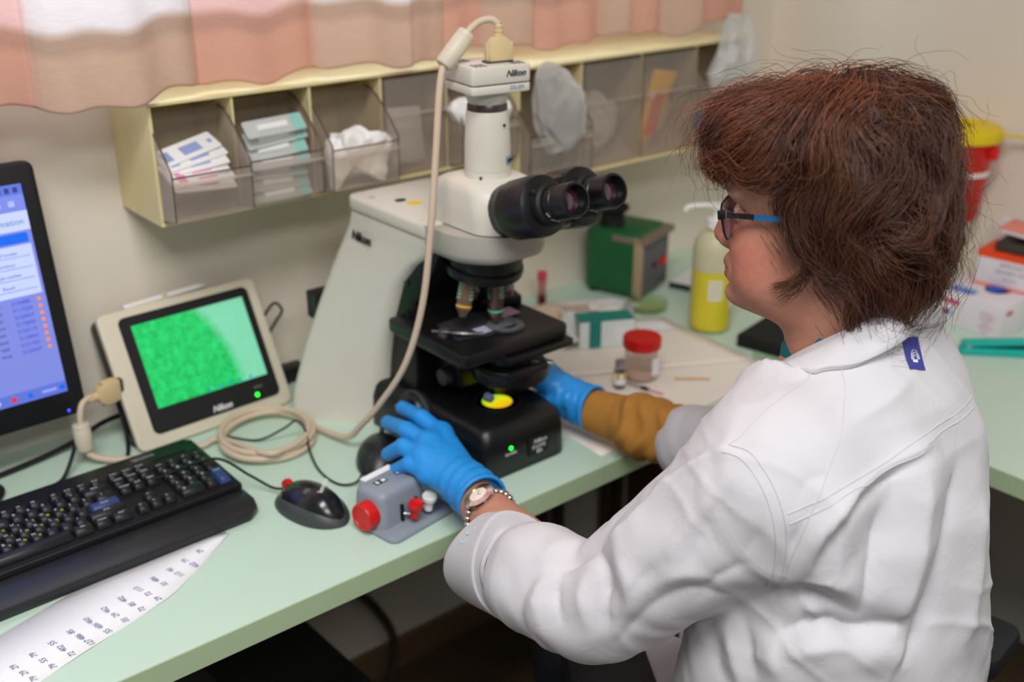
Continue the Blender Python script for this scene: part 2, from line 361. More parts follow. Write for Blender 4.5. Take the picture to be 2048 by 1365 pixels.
# right unit
m_bag = M('clear_bag', (236, 236, 234), .3, var=0, clear=(244, 244, 242), haze=.40)
def bag(lab, loc, s, seed): 
    o = crumple('plastic_bag', lab, 'bag', loc, s, m_bag, seed, .6); return o
bag('clear crinkled plastic bag of tubing bulging from the first tall bin', (1.277, 1.40, 1.03+.13), (.05, .03, .075), 60)
for i in range(5):
    t = tube('wrapped_tube', [(1.245+.016*i, 1.44, 1.05), (1.25+.016*i, 1.42-.006*i, 1.11), (1.262+.016*i, 1.40, 1.155+.012*(i % 3))], .006, M('tubing_pale', (222, 220, 214), .35, clear=(222, 222, 216), var=0), n=8)
    tag(t, 'pale wrapped tube leaning in the first tall bin, %s from the left' % ['first', 'second', 'third', 'fourth', 'fifth'][i], 'tube', 'tubes in the first tall bin')
crumple('wrapped_bundle', 'grey white wrapped bundle inside the second tall bin', 'bundle', (1.425, 1.475, 1.03+.075), (.055, .035, .055), M('bundle_grey', (190, 184, 178), .6, var=.15), 64, .3)
t = thing('specimen_pouch', 'yellow and orange biohazard specimen pouch in the third tall bin', 'pouch', (1.572, 1.452, 1.115), 0); t.rotation_euler = R(8, 10, 4)
prism('pouch', [(-.034, -.08), (.0, -.08), (.035, .075), (-.035, .075)], -.004, .004, M('pouch_yellow', (242, 186, 30), .5, var=.1), t, bev=.002, mtx=XZ)
boxes('red_print', [(-.02, .012, -.0055, -.004, -.05, .03)], M('pouch_red', (222, 90, 30), .5), t); boxes('white_mark', [(-.03, -.018, -.0057, -.0045, .02, .034)], m_paper, t)
crumple('paper_bundle', 'tan wrapped bundle beside the yellow pouch in the third tall bin', 'bundle', (1.60, 1.49, 1.03+.08), (.04, .03, .065), M('bundle_tan', (205, 178, 142), .6, var=.15), 66, .3)
bag('clear plastic bag standing out of the last tall bin at right', (1.735, 1.395, 1.03+.145), (.05, .035, .085), 68)
box('blue_cap', (.022, .022, .034), (1.690, 1.440, 1.03+.048), M('cap_blue', (58, 110, 190), .4), None, .006); tag(bpy.data.objects['blue_cap'], 'blue plastic cap low in the last tall bin', 'cap')
# ------------------------------------------------------------------ computer monitor
m_blk = M('black_plastic', (22, 22, 25), .42, var=.1); m_blk2 = M('black_satin', (34, 34, 38), .35, var=.1); m_dark = M('near_black', (12, 12, 14), .6)
m_beige = M('beige_plastic', (214, 205, 184), .45, var=.04); m_cord = M('beige_cord', (206, 186, 164), .5, var=.04); m_plug = M('plug_yellowed', (216, 192, 146), .5, var=.05)
m_white = M('white_plastic', (232, 232, 228), .4, var=.02); m_ltext = M('print_grey', (150, 150, 152), .5, var=0); m_wtext = M('print_white', (226, 226, 226), .5, var=0)
m_steel = M('steel', (190, 188, 184), .25, 1, var=.04); m_red = M('red_plastic', (206, 22, 18), .35, var=.05)
def scr(name, col, e): return M(name, col, .25, emit=e, var=0, spec=.2)
t = thing('computer_monitor', 'black flat computer monitor with blue list on screen at left edge', 'monitor', (.205, 1.478, DZ), R(1)[0])
TL = R(-9, 0, 0); pw, ph, lo = .478, .362, .078
def onp(x, z, d=0):   # point on the tilted panel front
    a = TL[0]; return (x, -math.sin(a)*0-math.sin(-a)*0+(z)*math.sin(-a)+d*math.cos(a), lo+z*math.cos(a))
prism('bezel', rrect(pw, ph, .012, 4, 0, ph/2), 0, .022, m_blk, t, bev=.004, loc=(0, 0, lo), rot=(math.radians(90)+TL[0], 0, 0))
bz = [c for c in t.children if c.name.startswith('bezel')][0]
bz.location = onp(0, 0, .022)
scn = box('screen', (pw-.044, .001, ph-.066), onp(0, ph/2+.008, -.0012), scr('screen_lavender', (116, 128, 205), .52), t, 0, TL)
SW, SH = pw-.044, ph-.066
def ui(nm, x0, x1, z0, z1, mat, lift=.0002): boxes(nm, [(x0, x1, -.0006-lift, -.0005, z0, z1)], mat, scn)
xr, zt = SW/2, SH/2
u_lt = scr('ui_light', (168, 178, 232), .75); u_dk = scr('ui_dark_text', (50, 60, 110), .3); u_bl = scr('ui_blue_bar', (28, 92, 205), .7); u_gr = scr('ui_green_text', (40, 120, 90), .4)
u_lk = scr('ui_link_text', (60, 66, 190), .55); u_or = scr('ui_orange', (226, 120, 30), .8); u_tk = scr('ui_taskbar', (88, 108, 196), .55); u_rd = scr('ui_red', (200, 50, 60), .6)
ui('title_bar', -xr, xr, zt-.014, zt, u_tk); ui('tool_bar', -xr, xr, zt-.034, zt-.014, scr('ui_toolbar', (110, 124, 205), .6))
for k in range(3): ui('window_button', xr-.006-.011*k-.006, xr-.006-.011*k, zt-.011, zt-.004, u_dk)
for k in range(2): ui('tool_icon', xr-.022-.018*k, xr-.014-.018*k, zt-.029, zt-.021, u_lt)
ui('page_header', -xr, xr, zt-.062, zt-.036, u_lt); ui('selected_row', -xr, xr-.006, zt-.078, zt-.065, u_bl); ui('form_panel', -xr, xr-.004, zt-.150, zt-.081, u_lt)
text('heading', 'Information', .012, u_gr, scn, (xr-.035, -.0009, zt-.05), R(90, 0, 0), 0)
for k in range(4): ui('field_line', xr-.10, xr-.008, zt-.096-.015*k-.0008, zt-.096-.015*k, u_dk)
for k in range(4): text('field_text', ['Date of receipt', 'Laboratory', 'Sample number', 'Result'][k], .0065, u_dk, scn, (xr-.045, -.0009, zt-.091-.015*k), R(90, 0, 0), 0)
for k in range(8):
    z = zt-.158-.0098*k
    text('list_text', ['3124885', '3117204', '3120967', '3119840', '3120115', '3118062', '3121903', '3120447'][k], .0075, u_lk, scn, (xr-.034, -.0009, z), R(90, 0, 0), 0)
    text('list_text', ['done', 'done', 'wait', 'done', 'wait', 'done', 'wait', 'done'][k], .0065, u_dk, scn, (xr-.068, -.0009, z), R(90, 0, 0), 0)
    prism('status_dot', ring(.0026, n=10), 0, .0003, u_or, scn, loc=(xr-.010, -.0006, z), rot=R(90, 0, 0))
ui('task_bar', -xr, xr, -zt, -zt+.016, u_tk)
for k, mt in enumerate((u_bl, u_rd, u_lt, u_dk, u_rd)): prism('task_icon', ring(.004, n=10), 0, .0004, mt, scn, loc=(xr-.05-.022*k, -.0007, -zt+.008), rot=R(90, 0, 0))
ui('clock', xr-.034, xr-.014, -zt+.006, -zt+.010, u_lt); prism('task_icon', ring(.004, n=10), 0, .0004, u_bl, scn, loc=(xr-.006, -.0007, -zt+.008), rot=R(90, 0, 0))
text('maker_name', 'lenovo', .012, m_ltext, t, onp(xr-.002, ph-.013, -.0003), (math.radians(90)+TL[0], 0, 0), .0002, 'RIGHT')
prism('power_light', ring(.0022, n=10), 0, .0006, scr('led_blue', (60, 70, 255), 2.2), t, loc=onp(xr-.004, .012, 0), rot=(math.radians(90)+TL[0], 0, 0))
for k in range(4): text('button_mark', ['+', '-', 'menu', 'auto'][k], .006, m_ltext, t, onp(xr-.03-.028*k, .012, -.0003), (math.radians(90)+TL[0], 0, 0), .0002)
boxes('stand_neck', [(-.05, .05, .045, .075, .01, .24)], m_blk, t, .004)
lathe('stand_base', [(0, 0), (.106, 0), (.108, .006), (.10, .014), (0, .022)], m_blk, t, (.0, .0, 0), seg=48, sy=.58)

# ------------------------------------------------------------------ microscope display unit
t = thing('display_unit', 'small beige display with bright green live picture on its screen', 'display', (.630, 1.458, DZ), R(2.5)[0])
TA = R(-27, 0, 0)[0]; dw, dh = .262, .212
def onq(x, s, d=0): return (x, s*math.sin(-TA)+d*math.cos(TA), .004+s*math.cos(TA)+d*math.sin(TA))
QR = (math.radians(90)+TA, 0, 0)
prism('front_shell', rrect(dw, dh, .012, 5, 0, dh/2), 0, .012, m_beige, t, bev=.003, loc=onq(0, 0, .012), rot=QR)
prism('rear_shell', rrect(dw-.006, dh-.006, .012, 5, 0, dh/2), 0, .034, m_blk, t, bev=.003, loc=onq(0, 0, .046), rot=QR)
prism('bezel', rrect(dw-.046, dh-.030, .010, 4, .006, dh/2+.003), 0, .0012, m_dark, t, loc=onq(0, 0, 0), rot=QR)
ms_ = bpy.data.materials.new('live_picture'); ms_.use_nodes = True; N = ms_.node_tree.nodes; L = ms_.node_tree.links; b = N['Principled BSDF']
tc = N.new('ShaderNodeTexCoord'); nz = N.new('ShaderNodeTexNoise'); nz.inputs['Scale'].default_value = 70; nz.inputs['Detail'].default_value = 8; nz.inputs['Roughness'].default_value = .72; L.new(tc.outputs['Object'], nz.inputs[0])
cr = N.new('ShaderNodeValToRGB'); cr.color_ramp.elements[0].position = .25; cr.color_ramp.elements[0].color = (*lin((6, 138, 58)), 1); cr.color_ramp.elements[1].position = .80; cr.color_ramp.elements[1].color = (*lin((46, 220, 122)), 1); L.new(nz.outputs['Fac'], cr.inputs[0])
sx = N.new('ShaderNodeSeparateXYZ'); L.new(tc.outputs['Object'], sx.inputs[0])
v1 = N.new('ShaderNodeVectorMath'); v1.operation = 'DISTANCE'; v1.inputs[1].default_value = (-.150, 0, -.055); L.new(tc.outputs['Object'], v1.inputs[0])
mr = N.new('ShaderNodeMapRange'); mr.inputs[1].default_value = .192; mr.inputs[2].default_value = .210; mr.inputs[4].default_value = .8; L.new(v1.outputs['Value'], mr.inputs[0])
mx = N.new('ShaderNodeMix'); mx.data_type = 'RGBA'; L.new(mr.outputs[0], mx.inputs[0]); L.new(cr.outputs[0], mx.inputs[6]); mx.inputs[7].default_value = (*lin((128, 200, 172)), 1)
L.new(mx.outputs[2], b.inputs['Emission Color']); b.inputs['Emission Strength'].default_value = .55; L.new(mx.outputs[2], b.inputs['Base Color']); b.inputs['Roughness'].default_value = .3
box('screen', (.186, .001, .130), onq(.008, dh/2+.014, -.0016), ms_, t, 0, (TA, 0, 0))
for k in range(5): prism('picture_button', ring(.002, n=8), 0, .0003, u_bl, t, loc=onq(.0+.018*k, dh/2-.047, -.0021), rot=QR)
text('maker_name', 'Nikon', .013, m_wtext, t, onq(.012, .027, -.0016), QR, .0002, shear=.3, bold=.0004)
text('model_name', 'DS-L1', .006, m_ltext, t, onq(.080, .040, -.0016), QR, .0002)
prism('power_light', ring(.0034, n=12), 0, .0008, scr('led_green', (40, 255, 60), 2.5), t, loc=onq(.074, .028, -.0012), rot=QR)
boxes('foot', [(-.1, .1, .02, .10, 0, .01)], m_blk, t, .002)
prism('rear_prop', [(.06, .004), (.115, .004), (.122, .12), (.105, .14)], -.06, .06, m_blk, t, mtx=YZ)
s = thing('stylus', 'thin white stylus lying along the top of the small display', 'stylus', onq(0, 0)); s.location = t.matrix_basis @ Vector(onq(-.022, dh+.0048, .006)); s.rotation_euler = (0, R(-2)[0], R(2.5)[0])
tube('barrel', [(-.062, 0, 0), (.06, 0, 0)], .0042, m_white, s, straight=True); lathe('tip', [(0, .014), (.0012, .013), (.004, 0), (0, 0)], m_white, s, (.06, 0, 0), R(0, 90, 0), 12); boxes('clip', [(0, .008, -.005, .005, -.005, .0055)], m_beige, s)

# ------------------------------------------------------------------ keyboard
t = thing('keyboard', 'black full-size keyboard with palm rest on the green desk', 'keyboard', (.562, 1.186, DZ), R(1.6)[0])
KT = R(3.2)[0]
prism('body', [(-.452, .062), (-.001, .062), (0, .064), (0, .212), (-.01, .22), (-.452, .22)], .003, .020, m_blk, t, bev=.003, rot=(KT, 0, 0))
prism('palm_rest', [(-.452, .0), (-.022, .0), (-.006, .012), (0, .030), (0, .061), (-.452, .061)], .001, .015, m_blk2, t, bev=.004, rot=(KT*.6, 0, 0))
boxes('key_well', [(-.444, -.008, .066, .184, .0195, .0207)], m_dark, t, rot=(KT, 0, 0))
text('maker_name', 'lenovo', .012, m_ltext, t, (-.078, .203, .0328), (KT, 0, R(0)[0]), .0002)
m_key = M('key_black', (24, 24, 28), .38, var=.1); m_kblue = M('key_blue', (48, 66, 118), .4, var=.06); m_yel = M('legend_yellow', (226, 214, 40), .6, var=0); m_leg = M('legend_white', (205, 205, 205), .6, var=0)
_kc = {}
def keycap(x, y, w, d, blue=False, legs=()):
    k = ('b' if blue else 'k', w, d)
    if k not in _kc:
        bm = bmesh.new(); bmesh.ops.create_cube(bm, size=1)
        for v in bm.verts:
            tp = v.co.z > 0; v.co = Vector((v.co.x*(w-.0012-(.0055 if tp else 0)), v.co.y*(d-.0012-(.005 if tp else 0))+(.0008 if tp else 0), .0095 if tp else 0))
        bevel(bm, .0011, 1); o = from_bm('key', bm, m_kblue if blue else m_key, t); _kc[k] = o
    else: o = _kc[k].copy(); COL.objects.link(o)
    yy = y; zz = .0207
    o.parent = t; o.rotation_euler = (KT, 0, 0); o.location = (x, yy*math.cos(KT)-zz*math.sin(KT), yy*math.sin(KT)+zz*math.cos(KT))
    for ch, mt, dx, dy, sz in legs: text('legend', ch, sz, mt, o, (dx, dy, .0097), (0, 0, 0), .0001)
u = .0184; xr_ = -.0085
rows = [.157, .1365, .1185, .1005, .0825]   # depth of rows: number row ... bottom row (front)
yF = .1735
def numpad():
    xs = [xr_-u*(3.5-i) for i in range(4)]; lab = [['num', '/', '*', '-'], ['7', '8', '9', '+'], ['4', '5', '6', None], ['1', '2', '3', 'enter'], ['0', None, '.', None]]
    for r_ in range(5):
        for c in range(4):
            l = lab[r_][c]
            if l is None: continue
            if l == '+': keycap(xs[c], (rows[1]+rows[2])/2, u, u*1.97, False, [('+', m_leg, -.002, .008, .006)])
            elif l == 'enter': keycap(xs[c], (rows[3]+rows[4])/2, u, u*1.97, True, [('Enter', m_leg, 0, .009, .0045)])
            elif l == '0': keycap((xs[0]+xs[1])/2, rows[4], u*2, u, False, [('0', m_leg, -.010, .002, .0075)])
            else: keycap(xs[c], rows[r_], u, u, False, [(l, m_leg, -.002, .0025, .0075 if len(l) == 1 else .0045)])
numpad()
xn = xr_-u*4.3
for c, (l1, l2) in enumerate((('Insert', 'Delete'), ('Home', 'End'), ('PgUp', 'PgDn'))):
    x = xn-u*(2.5-c); keycap(x, rows[0], u, u, False, [(l1, m_leg, 0, .002, .0048)]); keycap(x, rows[1], u, u, False, [(l2, m_leg, 0, .002, .0048)])
    keycap(x, yF, u, u*.8, False, [(('PrtSc', 'ScrLk', 'Pause')[c], m_leg, 0, .001, .0046)])
    keycap(x, rows[4], u, u, False, [(('<', 'v', '>')[c], m_leg, -.002, .002, .006)])
keycap(xn-u*1.5, rows[3], u, u, False, [('^', m_leg, -.002, .001, .007)])
xm = xn-u*3.3   # right end of the main block
main = [[('Back', 2)]+[(c, 1) for c in '=-0987654321`'],
        [('|', 1.5)]+[(c, 1) for c in '][POIUYTREWQ']+[('Tab', 1.5)],
        [('ENTER', 2.25)]+[(c, 1) for c in "';LKJHGFDSA"]+[('Caps', 1.75)],
        [('Shift', 2.75)]+[(c, 1) for c in '/.,MNBVCXZ']+[('Shift', 2.25)],
        [('Ctrl', 1.5), ('Menu', 1.25), ('Alt', 1.5), ('', 6.25), ('Alt', 1.5), ('Ctrl', 1.5)]]
heb = dict(zip('POIUYTREWQLKJHGFDSAMNBVCXZ', 'פםןוטארקץ/ךלחיעכגדשצמנהבסז'))
for r_, row in enumerate(main):
    x = xm
    for l, w in row:
        cx = x-u*w/2; x -= u*w
        if cx < -.44: continue
        if l == 'ENTER': keycap(cx, rows[r_], u*w, u, True, [('Enter', m_leg, 0, 0, .0048)]); continue
        lg = [] if not l else [(l, m_leg, -.003 if len(l) == 1 else 0, .003 if len(l) == 1 else .001, .0065 if len(l) == 1 else .0048)]
        if l in heb: lg.append((heb[l], m_yel, .003, -.002, .0062))
        keycap(cx, rows[r_], u*w, u, False, lg)
x = xm
for k in range(12):
    cx = x-u*.5; x -= u*(1.0+(.45 if k % 4 == 3 else 0)); keycap(cx, yF, u, u*.8, False, [('F%d' % (12-k), m_leg, -.002, .001, .0052)])
boxes('led_strip', [(-.07, -.02, .189, .192, .020, .0208)], m_dark, t, rot=(KT, 0, 0))
# sheets under the keyboard
m_sheet = M('sheet_white', (236, 236, 240), .7, var=.03); m_ink = M('ink_blue', (112, 118, 160), .7, var=0)
t = thing('handwritten_sheet', 'long white sheet of handwritten numbers under the keyboard', 'paper', (.502, 1.180, DZ), R(17)[0])
bm = bmesh.new(); nx_ = 24
vv = [[bm.verts.new((-.42*i/nx_, -.045*j*(min(1, (i+.6)/8)), .0009+.0008*math.sin(i*.9+j))) for j in range(2)]+[bm.verts.new((-.42*i/nx_, .06*min(1, (i+.6)/8), .0009))] for i in range(nx_+1)]
for a_, b_ in zip(vv, vv[1:]): bm.faces.new((a_[1], a_[0], b_[0], b_[1])); bm.faces.new((a_[0], a_[2], b_[2], b_[0]))
so = from_bm('sheet', bm, m_sheet, t); so.modifiers.new('t', 'SOLIDIFY').thickness = .0004
rr = random.Random(5)
for i in range(15):
    for j in range(3):
        xx = -.05-.024*i; lim = -.044*min(1, (-xx/.42*nx_+.6)/8)
        yy = -.004-.017*j
        if yy < lim+.004: continue
        text('number', str(rr.choice((460, 462, 55, 486, 85, 79, 72, 113, 45, 29, 127, 402))), .0095, m_ink, t, (xx, yy, .0026), (0, 0, R(84+rr.uniform(-8, 8))[0]), 0, shear=.25)

# ------------------------------------------------------------------ mice
def mouse_shape(ln, wd, ht, mat, par, name='shell', z0=0, side=None):
    rings = []; n = 28
    for k in range(15):
        s_ = k/14; x = ln*(s_-.5); e = max(.02, (1-abs(2*s_-1)**2.6))**.5; w = wd/2*e*(.92+.12*math.sin(math.pi*(s_*1.1))); h = ht*(math.sin(math.pi*(.12+.80*s_))**.8)*min(1, e*1.15)
        rings.append([(x, w*math.cos(2*math.pi*q/n)*(1 if math.sin(2*math.pi*q/n) > -.1 else .92), z0+max(0, h*math.sin(2*math.pi*q/n)) if math.sin(2*math.pi*q/n) >= 0 else z0) for q in range(n)])
    return loft(name, rings, mat, par, sub=1)
m_mgrey = M('mouse_grey', (62, 66, 66), .45, var=.08); m_mgloss = M('mouse_gloss', (26, 26, 30), .22, var=.1, coat=.3)
t = thing('wired_mouse', 'black wired mouse with red wheel in front of the grey cell counter', 'mouse', (.615, 1.158, DZ), R(103)[0])
mouse_shape(.128, .070, .032, m_mgrey, t, 'lower_shell', .001); mouse_shape(.124, .061, .042, m_mgloss, t, 'upper_shell', .001)
lathe('scroll_wheel', [(0, -.004), (.009, -.004), (.010, 0), (.009, .004), (0, .004)], m_red, t, (.044, 0, .024), R(90, 0, 0), 20)
text('maker_name', 'lenovo', .011, m_wtext, t, (-.022, -.004, .0455), R(0, -8, -60), .0002)
tube('cord', [(.056, 0, .014), (.075, .004, .012), (.10, .02, .03), (.135, .045, .055), (.175, .085, .04), (.195, .115, .028)], .0019, m_blk, t)
t = thing('wired_mouse', 'black wired mouse half hidden behind the counter, beside the gloved hand', 'mouse', (.765, 1.215, DZ), R(52)[0])
mouse_shape(.122, .07, .036, m_blk2, t, 'shell', .001); boxes('wheel_slot', [(.02, .045, -.003, .003, .030, .0335)], m_dark, t)
lathe('scroll_wheel', [(0, -.003), (.008, -.003), (.009, 0), (.008, .003), (0, .003)], m_mgrey, t, (.034, 0, .028), R(90, 0, 0), 18)
tube('cord', [(-.055, .02, .012), (-.075, .03, .006), (-.072, .055, .003), (-.035, .085, .003), (.012, .105, .010), (.045, .115, .028), (.060, .13, .036), (.062, .15, .022), (.06, .19, .004), (.075, .24, .003)], .0017, m_blk, t)

# ------------------------------------------------------------------ tally counter
m_cgrey = M('counter_grey', (140, 148, 160), .45, var=.05, bump=.1, bscale=500)
t = thing('cell_counter', 'small grey tally counter with red side knob and two keys', 'counter', (.702, 1.066, DZ), R(9)[0]); t.scale = (1.07, 1.07, 1.07)
prism('base_plate', rrect(.108, .082, .012, 5), 0, .007, m_cgrey, t, bev=.003)
bm = bmesh.new()
rings = [[(x-.010, y+.013, z) for x, y in rrect(.078-.010*k, .056-.010*k, .011, 5)] for k, z in ((0, .006), (.15, .02), (.5, .044), (.75, .050), (1.6, .0535))]
loft('housing', rings, m_cgrey, t, ang=60)
K = lathe('zero_knob', [(0, 0), (.0165, 0), (.0178, .002), (.0178, .015), (.0165, .0175), (.0135, .0175), (.013, .0165), (0, .0165)], m_red, t, (-.045, .008, .024), R(0, -90, 0), 36)
lathe('knob_shaft', [(0, 0), (.005, 0), (.005, .01), (0, .01)], m_steel, t, (-.038, .008, .024), R(0, -90, 0), 16)
boxes('paper_label', [(-.034, .014, .030, .040, .0532, .0540)], m_paper, t, rot=(0, 0, 0))
for dx in (-.030, .004):
    w_ = boxes('number_window', [(dx, dx+.018, .012, .021, .0532, .0539)], m_dark, t); boxes('digit_wheel', [(dx+.0105, dx+.0165, .0138, .0192, .0539, .0542)], m_paper, w_); boxes('digit_wheel', [(dx+.002, dx+.006, .0138, .0192, .0539, .0542)], m_wtext, w_)
for dx, mt in ((-.008, m_red), (.016, m_white)):
    sl = boxes('lever_slot', [(dx-.0105, dx-.0075, -.0185, -.0145, .010, .032)], m_dark, t)
    kk = lathe('key', [(0, 0), (.0055, 0), (.0055, .011), (.0090, .015), (.0095, .020), (.008, .0225), (.0055, .0215), (0, .0205)], mt, t, (dx, -.028, .0155), R(10, 0, 0), 24)
    tube('lever', [(dx-.009, -.016, .02), (dx-.003, -.022, .019), (dx, -.028, .018)], .0016, m_steel, t, straight=True)

# ------------------------------------------------------------------ vortex mixer
m_green = M('green_enamel', (22, 92, 52), .4, var=.1, vscale=40); m_panel = M('panel_grey', (92, 90, 98), .5, var=.1); m_tan = M('tan_edge', (168, 148, 118), .5)
t = thing('vortex_mixer', 'dark green mixer with black rubber cup and grey switch panel at the wall', 'mixer', (1.517, 1.422, DZ), R(17)[0])
# local x along the panel, y towards the wall
prism('housing', [(0, .004), (.125, .004), (.125, .125), (0, .125)], .006, .138, m_green, t, bev=.012, seg=3)
boxes('front_panel', [(.004, .121, -.004, .005, .012, .118)], m_panel, t, .001); boxes('top_plate', [(-.004, .132, -.012, .062, .118, .131)], M('plate_brown', (122, 110, 96), .4, var=.12), t, .002)
boxes('panel_edge', [(-.004, .006, -.006, .012, .008, .131)], m_tan, t, .001); sw = boxes('switch', [(.085, .11, -.010, -.003, .055, .068)], m_red, t, .002); boxes('switch', [(.052, .066, -.008, -.003, .058, .068)], M('switch_dark_red', (90, 20, 22), .4), t, .001)
lathe('rubber_cup', [(0, 0), (.026, 0), (.023, .02), (.024, .026), (.033, .034), (.034, .040), (.029, .042), (.018, .030), (0, .028)], m_dark, t, (.040, .085, .137), seg=32)
for x in (.015, .11):
    for y in (.02, .11): lathe('foot', [(0, 0), (.009, 0), (.008, .007), (0, .007)], m_dark, t, (x, y, 0), seg=14)

# ------------------------------------------------------------------ soap bottle
t = thing('pump_bottle', 'clear pump bottle half full of yellow liquid soap', 'bottle', (1.525, 1.243, DZ))
m_bott = M('bottle_clear', (232, 232, 215), .3, var=0, clear=(250, 249, 240))
P = [(0, .001), (.034, .001), (.039, .006), (.0395, .02), (.0395, .155), (.037, .172), (.028, .187), (.016, .194), (.015, .205)]
lathe('bottle', P, m_bott, t, seg=40)
lathe('liquid', [(0, .003), (.033, .003), (.0375, .007), (.038, .02), (.038, .120), (0, .120)], M('soap_yellow', (228, 216, 30), .35, var=.05), t, seg=40)
lathe('milky_shoulder', [(.0383, .121), (.0383, .155), (.036, .171), (.027, .186), (.0155, .193)], M('bottle_milky', (232, 230, 208), .4, translucent=.25), t, seg=40)
for a0, w_, z0, z1 in ((-150, 38, .068, .108), (-88, 34, .05, .115)):
    loft('paper_label', [[(.0402*math.cos(math.radians(a0+w_*i/8)), .0402*math.sin(math.radians(a0+w_*i/8)), z) for i in range(9)] for z in (z0, z1)], M('label_cream', (232, 226, 200), .6), t, cap=False, closed=False)
for k in range(4):
    loft('label_line', [[(.0404*math.cos(math.radians(-146+30*i/8)), .0404*math.sin(math.radians(-146+30*i/8)), z) for i in range(9)] for z in (.076+.008*k, .0775+.008*k)], m_ltext, t, cap=False, closed=False)
lathe('collar', [(.015, .198), (.019, .198), (.019, .214), (.008, .218), (.008, .232), (.0125, .234), (.0125, .242), (0, .244)], m_white, t, seg=28)
tube('nozzle', [(0, 0, .238), (-.02, .014, .240), (-.043, .030, .238), (-.05, .034, .230)], .0045, m_white, t)
tube('dip_tube', [(0, 0, .2), (.002, 0, .008)], .0025, m_white, t, straight=True)

# ------------------------------------------------------------------ black tube rack
t = thing('tube_rack', 'low black foam tube rack on the desk below her chin', 'rack', (1.575, 1.117, DZ), R(11)[0])
m_foam = M('black_foam', (16, 17, 16), .8, var=.2, vscale=200, bump=.3, bscale=600)
boxes('block', [(-.072, .072, -.05, .05, 0, .024)], m_foam, t, .002)
hl = lathe('hole_rim', [(.0032, 0), (.0048, 0), (.0050, .0012), (.0030, .0012)], M('rim_dark', (44, 46, 44), .6), t, seg=10)
hl.location = (-.063, -.042, .024)
for i in range(10):
    for j in range(7):
        if i or j: dup(hl, t, (-.063+.014*i, -.042+.014*j, .024))

# ------------------------------------------------------------------ absorbent sheets and bench clutter behind the microscope
m_pad = M('bench_sheet', (236, 229, 218), .8, var=.03, bump=.15, bscale=60)
def sheet(nm, lab, cat, poly, z, mat, wav=.0012, seed=0, group=None):
    cx = sum(p[0] for p in poly)/4; cy = sum(p[1] for p in poly)/4; n = 14; bm = bmesh.new(); g = []
    for j in range(n+1):
        row = []
        for i in range(n+1):
            a, b_ = i/n, j/n; x = (1-b_)*((1-a)*poly[0][0]+a*poly[1][0])+b_*((1-a)*poly[3][0]+a*poly[2][0]); y = (1-b_)*((1-a)*poly[0][1]+a*poly[1][1])+b_*((1-a)*poly[3][1]+a*poly[2][1])
            row.append(bm.verts.new((x-cx, y-cy, wav+wav*math.sin(a*7+seed)*math.cos(b_*5+seed*2))))
        g.append(row)
    for j in range(n):
        for i in range(n): bm.faces.new((g[j][i], g[j][i+1], g[j+1][i+1], g[j+1][i]))
    o = from_bm(nm, bm, mat, None, (cx, cy, DZ+z), ang=180); o.modifiers.new('t', 'SOLIDIFY').thickness = .0004; return tag(o, lab, cat, group)
sheet('bench_sheet', 'large white absorbent sheet spread under the red-lidded jar', 'sheet', [(1.02, 1.015), (1.475, 1.035), (1.475, 1.10), (1.05, 1.36)], .0002, m_pad, .0006, 1)
sheet('bench_sheet', 'white absorbent sheet behind the microscope, under the cartons', 'sheet', [(1.06, 1.30), (1.47, 1.09), (1.49, 1.33), (1.10, 1.57)], .0022, m_pad, .0007, 2)
sheet('paper_slip', 'small white paper slip under the mixer', 'paper', [(1.36, 1.42), (1.50, 1.40), (1.49, 1.46), (1.38, 1.52)], .0048, m_sheet, .0006, 3)
sheet('paper_slip', 'crumpled beige wrapper paper beside the blood tube', 'paper', [(1.24, 1.40), (1.37, 1.36), (1.40, 1.48), (1.27, 1.53)], .0052, M('wrapper_beige', (222, 200, 180), .7, var=.1), .006, 4)
sheet('paper_slip', 'loose white wrapper paper behind the teal carton', 'paper', [(1.30, 1.38), (1.42, 1.33), (1.44, 1.40), (1.33, 1.45)], .017, M('wrapper_white', (232, 226, 220), .7, var=.06), .003, 5)
sheet('paper_slip', 'pale paper strip right of the teal carton', 'paper', [(1.40, 1.30), (1.46, 1.27), (1.475, 1.31), (1.42, 1.34)], .0046, m_sheet, .0008, 6)
def sticks(lab, a, b_, r, mat, z, nm='wooden_stick'):
    t = tube(nm, [(0, 0, 0), (b_[0]-a[0], b_[1]-a[1], 0)], r, mat, None, straight=True, loc=(a[0], a[1], DZ+z)); tag(t, lab, 'stick')
m_wood = M('pale_wood', (214, 178, 132), .6, var=.1)
sticks('long pale wooden stick across the wrappers behind the stage', (1.19, 1.37), (1.40, 1.41), .0028, m_wood, .022)
sticks('short wooden stick lying right of the jar', (1.30, 1.125), (1.345, 1.085), .0022, m_wood, .004)
for i in range(9):
    a = (1.25+.02*i+.01*math.sin(i*5), 1.40+.05*math.sin(i*2.2)); an = R(20+50*math.sin(i*1.9))[0]; c = ((200, 178, 160), (232, 226, 222), (176, 170, 170))[i % 3]
    o = box('slide_wrapper', (.055, .02, .0022), (a[0], a[1], DZ+.013+.0024*i), M('wrap_%d' % (i % 3), c, .5, var=.08), None, .0008, (0, 0, an))
    tag(o, 'flat torn %s wrapper in the clutter behind the stage, %s of three from the microscope' % (('tan', 'white', 'grey')[i % 3], ('first', 'second', 'third')[i//3]), 'wrapper', 'torn wrappers behind the stage')
